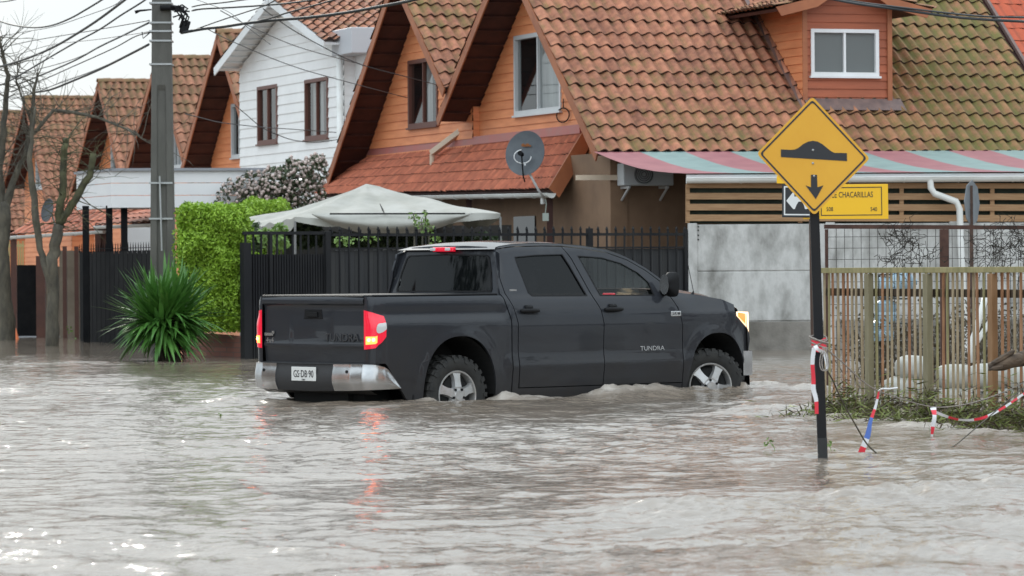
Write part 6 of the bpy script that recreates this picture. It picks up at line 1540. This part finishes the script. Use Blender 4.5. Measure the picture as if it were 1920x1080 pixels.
# --- wire mesh fence behind it
wY = 44.5; wf_ = empty('wire_mesh_fence', pk(1740, 600, wY)*1, 'rusty framed wire mesh fence with dead vines above the picket fence', 'fence'); wf_.location.z = GND
M_rf = mat('rusty_frame', (.05, .022, .016), .8, (.085, .04, .028), 9)
zt3 = pk(1700, 428, wY).z
m = MB(); m.beam(pk(1545, 425, wY), pk(2250, 428, wY), .035, .045); m.build('top_rail', M_rf, wf_)
for px, w_ in ((1549, .03), (1770, .10), (2250, .06)):
    m = MB(); p = pk(px, 430, wY); m.box((p.x-w_/2, wY-.02, GND), (p.x+w_/2, wY+.03, p.z)); m.build('post', M_rf, wf_)
M_wire = mat('dark_wire', (.05, .045, .04), .6, metal=.3); m = MB(); x = pk(1552, 430, wY).x; x1_ = pk(2250, 430, wY).x
while x < x1_:
    m.tube([(x+random.uniform(-.004, .004), wY-.01, GND), (x+random.uniform(-.004, .004), wY-.01, .9), (x, wY-.01, zt3)], .0042, 4); x += .092
z = 0.1
while z < zt3: m.tube([(pk(1552, 430, wY).x, wY-.015, z), (x1_, wY-.015, z+random.uniform(-.004, .004))], .0042, 4); z += .125
m.build('mesh', M_wire, wf_)
# dead vines
random.seed(77)
for spots, lab in (([(1690, 440, 26), (1685, 480, 30), (1695, 455, 24), (1680, 498, 24), (1740, 470, 26)], 'thin dark dead vine tangled in the mesh just left of the rusty post'), ([(1860, 450, 34), (1885, 465, 40), (1905, 440, 34), (1900, 485, 36), (1850, 480, 34), (1925, 460, 40)], 'dense dark dead vine tangled in the mesh at the right edge')):
    m = MB()
    for (cx, cy, r_) in spots:
        for _ in range(int(r_*.8)):
            p = pk(cx+random.gauss(0, r_*.45), cy+random.gauss(0, r_*.4), wY-.05); d = Vector((random.gauss(0, 1), random.gauss(0, .3), random.gauss(0, 1))).normalized(); pts_ = [p]
            for k in range(5): d = (d+Vector((random.gauss(0, .5), random.gauss(0, .2), random.gauss(0, .5)))).normalized(); p = p+d*.045; pts_.append(p)
            m.tube(pts_, .0035, 4)
            if random.random() < .55: leaves(m, [pts_[2], pts_[4]], .014, 0, .6)
    tag(m.build('dead_vine', mat('dead_vine', (.03, .024, .018), .9)), lab, 'plant')
# --- stored things behind the pickets
def place(e, z=GND): e.location.z = z; return e
jug = place(empty('water_bottle_rack', pk(1670, 610, 47)*1, 'rack with pale blue water bottles seen through the picket fence', 'rack'))
M_blue = mat('pale_blue_plastic', (.20, .33, .43), .3, (.32, .42, .48), 8); M_rackm = mat('rack_dark', (.05, .055, .05), .6)
for (cx, cy) in ((1668, 538), (1660, 585), (1690, 530), (1655, 620)):
    p = pk(cx, cy, 47); MB().lathe([(.001, -.12), (.12, -.12), (.13, -.09), (.13, -.02), (.12, 0), (.13, .03), (.13, .09), (.09, .13), (.035, .15), (.035, .18), (.001, .18)], p, (1, 0, .05) if cx > 1662 else (0, 0, 1), 20).build('bottle', M_blue, jug, smooth=True, auto=40)
m = MB()
for zc in (515, 560, 606, 640): m.beam(pk(1648, zc, 47.1), pk(1704, zc, 47.1), .35, .02)
for xx in (1648, 1704): p = pk(xx, 500, 47.1); m.beam((p.x, 47.1, GND), (p.x, 47.1, p.z-.1), .03, .03, up=(0, 1, 0))
m.build('frame', M_rackm, jug)
bg_ = mat('white_sack', (.44, .44, .41), .8, (.33, .32, .28), 4, bump=.5, bscale=9)
random.seed(5)
for k, (cx, cy, rx_, rz_, lab) in enumerate(((1712, 690, 34, 24, 'rounded white sack behind the pickets, leftmost of the sack pile'), (1790, 706, 36, 24, 'white sack behind the middle fence post'), (1850, 706, 40, 25, 'white sack behind the pickets near the right edge, under the log'), (1925, 712, 42, 26, 'white sack cut by the right picture edge behind the pickets'), (1700, 730, 46, 26, 'low white sack under the leftmost rounded one behind the pickets'), (1790, 745, 52, 22, 'low white sack at the waterline behind the middle fence post'), (1890, 748, 56, 22, 'low white sack at the waterline behind the right end of the pickets'))):
    p = pk(cx, cy, 42.5); rx3, rz3 = rx_/F*42.5, rz_/F*42.5; m = MB()
    def sk(a, b_):
        th = math.pi*a-math.pi/2; ph = 2*math.pi*b_; f_ = lambda v: math.copysign(abs(v)**.7, v)
        v = Vector((rx3*f_(math.cos(th))*f_(math.cos(ph)), .22*f_(math.cos(th))*f_(math.sin(ph)), rz3*f_(math.sin(th)))); return p+v*(1+.10*noise.noise(v*7+Vector((k, 0, 0))))
    m.grid(sk, 14, 24); tag(m.build('sandbag', bg_, smooth=True), lab, 'sack', 'white sacks behind the picket fence')
m = MB(); m.tube([pk(1848, 555, 43), pk(1838, 590, 43), pk(1828, 625, 43), pk(1818, 650, 43), pk(1822, 680, 43)], .035, 8); m.tube([pk(1818, 650, 43.05), pk(1832, 640, 43.05), pk(1858, 600, 43.05), pk(1862, 570, 43.05)], .03, 8)
tag(m.build('bent_pipe', M_gutter, smooth=True), 'bent white plastic pipe leaning behind the pickets near the downpipe', 'pipe')
# --- log in front of the fence
m = MB(); lY = 33.0; L0 = [pk(1853, 688, lY), pk(1880, 682, lY), pk(1905, 676, lY), pk(1930, 670, lY+.2), pk(1990, 655, lY+.6), pk(2060, 700, lY+1.2), pk(2090, 830, lY+1.5)]
lr = [.035, .058, .062, .064, .07, .075, .08]
P_ = []; Rr = []
for i in range(len(L0)-1):
    for k in range(4): t_ = k/4; p = L0[i].lerp(L0[i+1], t_); P_.append(p+Vector((0, 0, .012*noise.noise(p*9)))); Rr.append((lr[i]+(lr[i+1]-lr[i])*t_)*(1+.18*noise.noise(p*12)))
m.tube(P_, Rr, 14); m.tube([pk(1860, 682, lY-.04), pk(1880, 671, lY-.04), pk(1898, 660, lY-.02), pk(1902, 657, lY)], [.02, .028, .02, .006], 7); m.tube([pk(1852, 694, lY-.03), pk(1864, 690, lY-.05), pk(1880, 688, lY-.05)], [.004, .018, .02], 6)
tag(m.build('broken_log', mat('wet_log', (.05, .035, .025), .75, (.16, .11, .075), 14, bump=.9, bscale=26, stretch=(.5, 1, 1)), smooth=True, auto=50), 'broken wet log poking in from the right edge in front of the pickets', 'log')
# --- plant debris caught along the fence foot
random.seed(15); m = MB(); m2 = MB()
P_ = []; Q_ = []
for _ in range(17000):
    u = random.random(); s_ = .45+u*(PL-.6); f_ = max(.15, noise.noise(Vector((s_*1.7, 2, 0)))*1.2+.55+.5*smooth01(.4, 1.2, s_)); 
    if s_ < .55: f_ *= .35
    h_ = abs(random.gauss(0, 1))*.12*f_; d_ = .05+abs(random.gauss(0, 1))*.24*f_; p = pp(s_, max(-.02, h_+.03*noise.noise(Vector((s_*4, 0, 0)))-.0)*(1 if d_ < .3 else .45), d_)
    (P_ if random.random() < .5 else Q_).append(p)
for p in P_+Q_:
    d = Vector((random.gauss(0, 1), random.gauss(0, .6), random.gauss(0, .55))).normalized(); mm = m if random.random() < .5 else m2
    a = p-d*random.uniform(.03, .09); b = p+d*random.uniform(.03, .09); s2 = d.cross(Vector((random.gauss(0, 1), random.gauss(0, 1), 1))).normalized()*random.uniform(.003, .009); mm.add([a, p-s2, b, p+s2], [(0, 1, 2, 3)])
m.cur = 0; off = len(m.v); m.v += m2.v; m.f += [[i+off for i in f] for f in m2.f]; m.mi += [1]*len(m2.f)
tag(m.build('plant_debris', [leafmat('debris_green', (.09, .12, .02), (.20, .22, .05), 8), leafmat('debris_brown', (.035, .022, .012), (.10, .07, .035), 8)]), 'green and brown plant debris caught at the foot of the pickets', 'debris', kind='stuff')
m = MB()
for k in range(26):
    s_ = random.uniform(.8, PL*.9); p = pp(s_, random.uniform(.0, .25), random.uniform(.03, .25)); d = Vector((random.gauss(0, 1), random.gauss(0, .3), random.gauss(0, .6))).normalized(); pts_ = [p]
    for j in range(5): d = (d+Vector((random.gauss(0, .25), 0, random.gauss(0, .25)))).normalized(); p = p+d*random.uniform(.05, .11); pts_.append(p)
    m.tube(pts_, [.007, .006, .005, .004, .003, .002], 4)
tag(m.build('twigs', M_dark if False else mat('dead_vine2', (.05, .035, .022), .9)), 'loose thin twigs caught along the pickets', 'debris', kind='stuff')
# --- ropes and barrier tape
M_rope = mat('pale_rope', (.36, .32, .29), .9, (.22, .19, .17), 40); M_tr = mat('tape_red', (.75, .035, .06), .45); M_tw = mat('tape_white', (.72, .72, .74), .45); M_tb = mat('tape_blue', (.08, .16, .50), .45)
def spline(pts, n=6):
    o = []; N = len(pts)
    for i in range(N-1):
        p0, p1, p2, p3 = pts[max(0, i-1)], pts[i], pts[i+1], pts[min(N-1, i+2)]
        for k in range(n):
            t_ = k/n; o.append(.5*((2*p1)+(p2-p0)*t_+(2*p0-5*p1+4*p2-p3)*t_*t_+(3*p1-p0-3*p2+p3)*t_**3))
    o.append(pts[-1]); return o
def rope(name, pts, r_, lab, m_=None, cat='rope'):
    o = MB().tube(spline([pk(x, y, Y) for x, y, Y in pts], 7), r_, 6).build(name, m_ or M_rope, smooth=True); return tag(o, lab, cat)
rope('rope', [(1547, 652, 28.2), (1580, 680, 28.8), (1630, 724, 30), (1690, 748, 31), (1750, 763, 32), (1800, 760, 32.4), (1850, 747, 32.8), (1900, 727, 33), (1950, 700, 33.2)], .0048, 'long grey rope from the sign post along the front of the pickets')
rope('cable', [(1548, 690, 28.2), (1562, 715, 28.4), (1580, 755, 28.7), (1600, 790, 29), (1625, 832, 29.3), (1650, 855, 29.4)], .006, 'dark drooping cable from the sign post into the water', M_bark, 'cable')
rope('cable', [(1762, 850, 30), (1790, 835, 30.3), (1818, 812, 30.8), (1850, 785, 31.5), (1885, 755, 32), (1925, 722, 32.6)], .0055, 'dark wire rising from the water to the right edge over the long tape', M_bark, 'wire')
def tape(name, pts, w0, w1, lab, seq, parent=None, seglen=.11, twist=1.0, t0=0):
    pts3 = spline([pk(x, y, Y) for x, y, Y in pts], 8); m = MB(); acc = 0; n = len(pts3)
    for i in range(n-1):
        a, b = pts3[i], pts3[i+1]; d = (b-a); acc += d.length; d.normalize(); sd2 = Vector((0, -1, 0)).cross(d).normalized()
        def off(k): t_ = k/(n-1); an = t0+twist*math.sin(t_*5+t0); w_ = w0+(w1-w0)*t_; return sd2*math.cos(an)*w_/2+Vector((0, -1, 0))*math.sin(an)*w_/2
        m.cur = seq[int(acc/seglen) % len(seq)]; o0, o1 = off(i), off(i+1); m.poly(a-o0, b-o1, b+o1, a+o0)
    o = m.build(name, [M_tr, M_tw, M_tb], parent, smooth=True)
    if parent is None: tag(o, lab, 'barrier tape')
    return o
tape('barrier_tape', [(1648, 732, 30), (1642, 760, 30), (1632, 790, 30), (1627, 815, 30), (1616, 845, 30), (1607, 866, 30)], .012, .060, 'red, white and blue tape strip hanging from the rope knot toward the water', [0, 1, 0, 2, 2, 1], seglen=.075, twist=.5, t0=.1)
tape('barrier_tape', [(1749, 764, 31.9), (1752, 780, 31.8), (1749, 800, 31.8), (1746, 826, 31.8)], .050, .024, 'short crumpled red and white tape strip hanging from the rope by the middle fence post', [1, 0, 1, 1, 0], seglen=.055, twist=.8)
tape('barrier_tape', [(1752, 772, 31.9), (1775, 781, 31.9), (1800, 787, 32), (1826, 787, 32), (1852, 780, 32), (1885, 762, 32.2), (1925, 734, 32.6)], .024, .022, 'long twisted red and white tape swagging to the right edge', [1, 0], seglen=.13, twist=.7)
rope('rope', [(1647, 733, 30), (1655, 729, 29.9), (1668, 729, 29.9), (1683, 727, 29.9)], .0065, 'short frayed white rope end at the knot of the hanging tape', M_tw)
# wraps and loops at the post
wr_ = empty('barrier_tape', pk(1534, 700, 28)*1, 'pink and white tape and string wound round the sign post', 'barrier tape')
pc = lambda py: S0.lerp(tp, (868-py)/(868-395))
m = MB()
for k in range(5):
    c = pc(632+k*3.2); rr = .050+random.uniform(0, .012); ti = random.uniform(-.3, .3)
    m.tube([c+Vector((rr*1.15*math.cos(t), rr*math.sin(t)-.0, .018*math.sin(t+ti*6)+ti*.04*math.cos(t))) for t in [j*math.pi/8 for j in range(17)]], .0055, 5)
m.build('string', M_rope, wr_, smooth=True)
m = MB(); m.grid(lambda a, b_: pc(634+22*b_)+Vector((.046*math.cos(-math.pi*a)*1.15, -.043*abs(math.sin(math.pi*a))**.5-.004, .01*math.sin(a*9))), 16, 4); m.build('wrap', M_tr, wr_, smooth=True)
tape('strip', [(1526, 652, 28), (1523, 680, 28), (1525, 710, 28), (1525, 730, 28), (1530, 750, 28), (1531, 776, 28)], .030, .034, '', [1, 0, 1, 0, 0], wr_, seglen=.13, twist=.6)
tape('strip', [(1528, 648, 27.95), (1533, 655, 27.9), (1545, 662, 27.9), (1549, 676, 27.9), (1551, 692, 27.9)], .03, .022, '', [1], wr_, twist=.6)
m = MB()
for dx in (0, 4): m.tube(spline([pk(1543+dx, 650, 27.9), pk(1537+dx, 675, 27.9), pk(1539+dx, 692, 27.9), pk(1547+dx, 694, 27.9), pk(1550+dx, 678, 27.9), pk(1544+dx, 652, 27.9)], 6), .004, 5)
m.build('loop', M_rope, wr_, smooth=True)
# floating sprigs
def sprig(px, py, lab, s=1.0):
    b0 = pkz(px, py); m = MB(); m.tube([b0-UP*.02, b0+Vector((-.02, 0, .05*s)), b0+Vector((-.05*s, 0, .09*s))], .003, 4); P_ = [b0+Vector((-.05*s+random.uniform(-.03, .03)*s, random.uniform(-.02, .02), .09*s+random.uniform(-.03, .03)*s)) for _ in range(9)]+[b0+Vector((.01, 0, .02))]*2
    leaves(m, P_, .018*s, 0, .6); tag(m.build('floating_sprig', M_lf), lab, 'plant')
sprig(1456, 852, 'small green sprig sticking out of the water left of the sign post', 1.1); sprig(1562, 850, 'tiny green sprig just right of the sign post foot', .8); sprig(418, 789, 'flat scrap of green floating left of the tailgate', .6)
sprig(140, 636, 'small green weeds at the foot of the beige pillar', 2.2)

random.seed(91); db = empty('dry_brush', pk(1700, 640, 48)*1, 'dark dry garden brush standing behind the picket fence', 'plant'); db.location.z = GND
m = MB(); m2 = MB(); P_ = []
for k in range(150):
    b0 = pk(random.uniform(1600, 1960), 700, random.uniform(46, 50)); b0.z = GND; p = b0; d = Vector((random.gauss(0, .35), 0, 1)).normalized(); pts_ = [p]
    for j in range(7): d = (d+Vector((random.gauss(0, .25), random.gauss(0, .2), random.gauss(0, .1)))).normalized(); p = p+d*random.uniform(.12, .22); pts_.append(p)
    m.tube(pts_, [.012, .010, .009, .008, .007, .005, .004, .002], 4); P_ += [q_+Vector((random.gauss(0, .07), random.gauss(0, .05), random.gauss(0, .07))) for q_ in pts_[1:] for _ in range(5)]
m.build('stems', mat('dry_stem', (.06, .042, .028), .9), db); leaves(m2, P_, .032, .1, .6); m2.build('leaves', leafmat('dry_leaf', (.05, .040, .024), (.11, .09, .055), 6), db)

# ================================================================ the rest of the crossing, left and right of the picture (seen only in reflections)
def side_house(x, y, wd, dp, h, rot, lab, wm_, rm_):
    c, s_ = math.cos(rot), math.sin(rot)
    f = lambda a, b, z: Vector((x+a*c-b*s_, y+a*s_+b*c, z)); e = empty('house', f(0, 0, GND), lab, 'house', 'houses across the side street')
    m = MB(); P8 = [f(-wd/2, -dp/2, GND), f(wd/2, -dp/2, GND), f(wd/2, dp/2, GND), f(-wd/2, dp/2, GND)]; m.hexa(P8+[Vector((p.x, p.y, h)) for p in P8]); m.poly(f(-wd/2, -dp/2, h), f(wd/2, -dp/2, h), f(0, -dp/2, h+wd*.42)); m.poly(f(-wd/2, dp/2, h), f(wd/2, dp/2, h), f(0, dp/2, h+wd*.42)); m.build('wall', wm_, e)
    m = MB()
    for sg in (-1, 1): m.hexa([f(0, -dp/2-.5, h+wd*.43), f(0, dp/2+.5, h+wd*.43), f(sg*(wd/2+.5), dp/2+.5, h-.35), f(sg*(wd/2+.5), -dp/2-.5, h-.35)]+[f(0, -dp/2-.5, h+wd*.43+.15), f(0, dp/2+.5, h+wd*.43+.15), f(sg*(wd/2+.5), dp/2+.5, h-.2), f(sg*(wd/2+.5), -dp/2-.5, h-.2)])
    m.build('roof', rm_, e)
    for k in (-1, 1):
        for zz in (1.0, ) if h < 4 else (1.0, 3.6):
            m = MB(); m.hexa([f(k*wd*.25-.6, -dp/2-.03, zz), f(k*wd*.25+.6, -dp/2-.03, zz), f(k*wd*.25+.6, -dp/2+.05, zz), f(k*wd*.25-.6, -dp/2+.05, zz), f(k*wd*.25-.6, -dp/2-.03, zz+1.1), f(k*wd*.25+.6, -dp/2-.03, zz+1.1), f(k*wd*.25+.6, -dp/2+.05, zz+1.1), f(k*wd*.25-.6, -dp/2+.05, zz+1.1)]); m.build('window', M_brownwin, e)
M_rf1 = mat('plain_brown_roof', (.14, .07, .045), .8, (.20, .10, .06), 3)
for i, (x, y, w_, lab, wm_) in enumerate(((30, 22, 8, 'orange house beyond the right side of the picture, nearest', M_orange), (31, 34, 8, 'tan house beyond the right side of the picture', M_brownwall), (30, 46, 8, 'white house beyond the right side of the picture', M_wsid))):
    side_house(x, y, w_, 8, 5.0, R(-90), lab, wm_, M_rf1)
for i, (x, y, w_, lab, wm_) in enumerate(((-34, 26, 8, 'tan house beyond the left side of the picture, nearest', M_brownwall), (-36, 38, 8, 'orange house beyond the left side of the picture', M_orange), (-35, 51, 8, 'second tan house beyond the left side of the picture', M_brownwall))):
    side_house(x, y, w_, 8, 5.0, R(90), lab, wm_, M_rf1)
def side_tree(x, y, h, seed, lab):
    random.seed(seed); e = empty('leafy_tree', (x, y, GND), lab, 'tree', 'leafy street trees')
    m = MB(); tips = []
    m.tube([(x, y, GND), (x+.1, y, h*.25), (x, y+.1, h*.5), (x+.1, y, h*.8)], [.24, .19, .13, .04], 8)
    for k in range(9):
        az = random.uniform(0, 6.28); z0_ = h*random.uniform(.3, .7); r_ = h*random.uniform(.18, .3); q = Vector((x+r_*math.cos(az), y+r_*math.sin(az), z0_+r_*.8)); m.tube([(x, y, z0_), (x+r_*.5*math.cos(az), y+r_*.5*math.sin(az), z0_+r_*.35), q], [.09, .06, .02], 6); tips.append(q)
    m.build('trunk', M_bark, e, smooth=True); m = MB(); P_ = []
    for t_ in tips+[Vector((x, y, h*.85))]:
        for _ in range(170): P_.append(t_+Vector((random.gauss(0, .55), random.gauss(0, .55), random.gauss(0, .5))))
    leaves(m, P_, .14, .2, .6); m.build('crown', M_dk, e)
for i, (x, y, h, lab) in enumerate(((21, 27, 8, 'leafy tree out of the picture to the right, nearest the camera'), (22, 38, 9, 'tall leafy tree out of the picture to the right'), (21, 48, 7.5, 'leafy tree out of the picture to the right, far one'), (-24, 30, 8.5, 'leafy tree out of the picture to the left, nearest the camera'), (-25, 44, 9, 'tall leafy tree out of the picture to the left'))): side_tree(x, y, h, 50+i, lab)
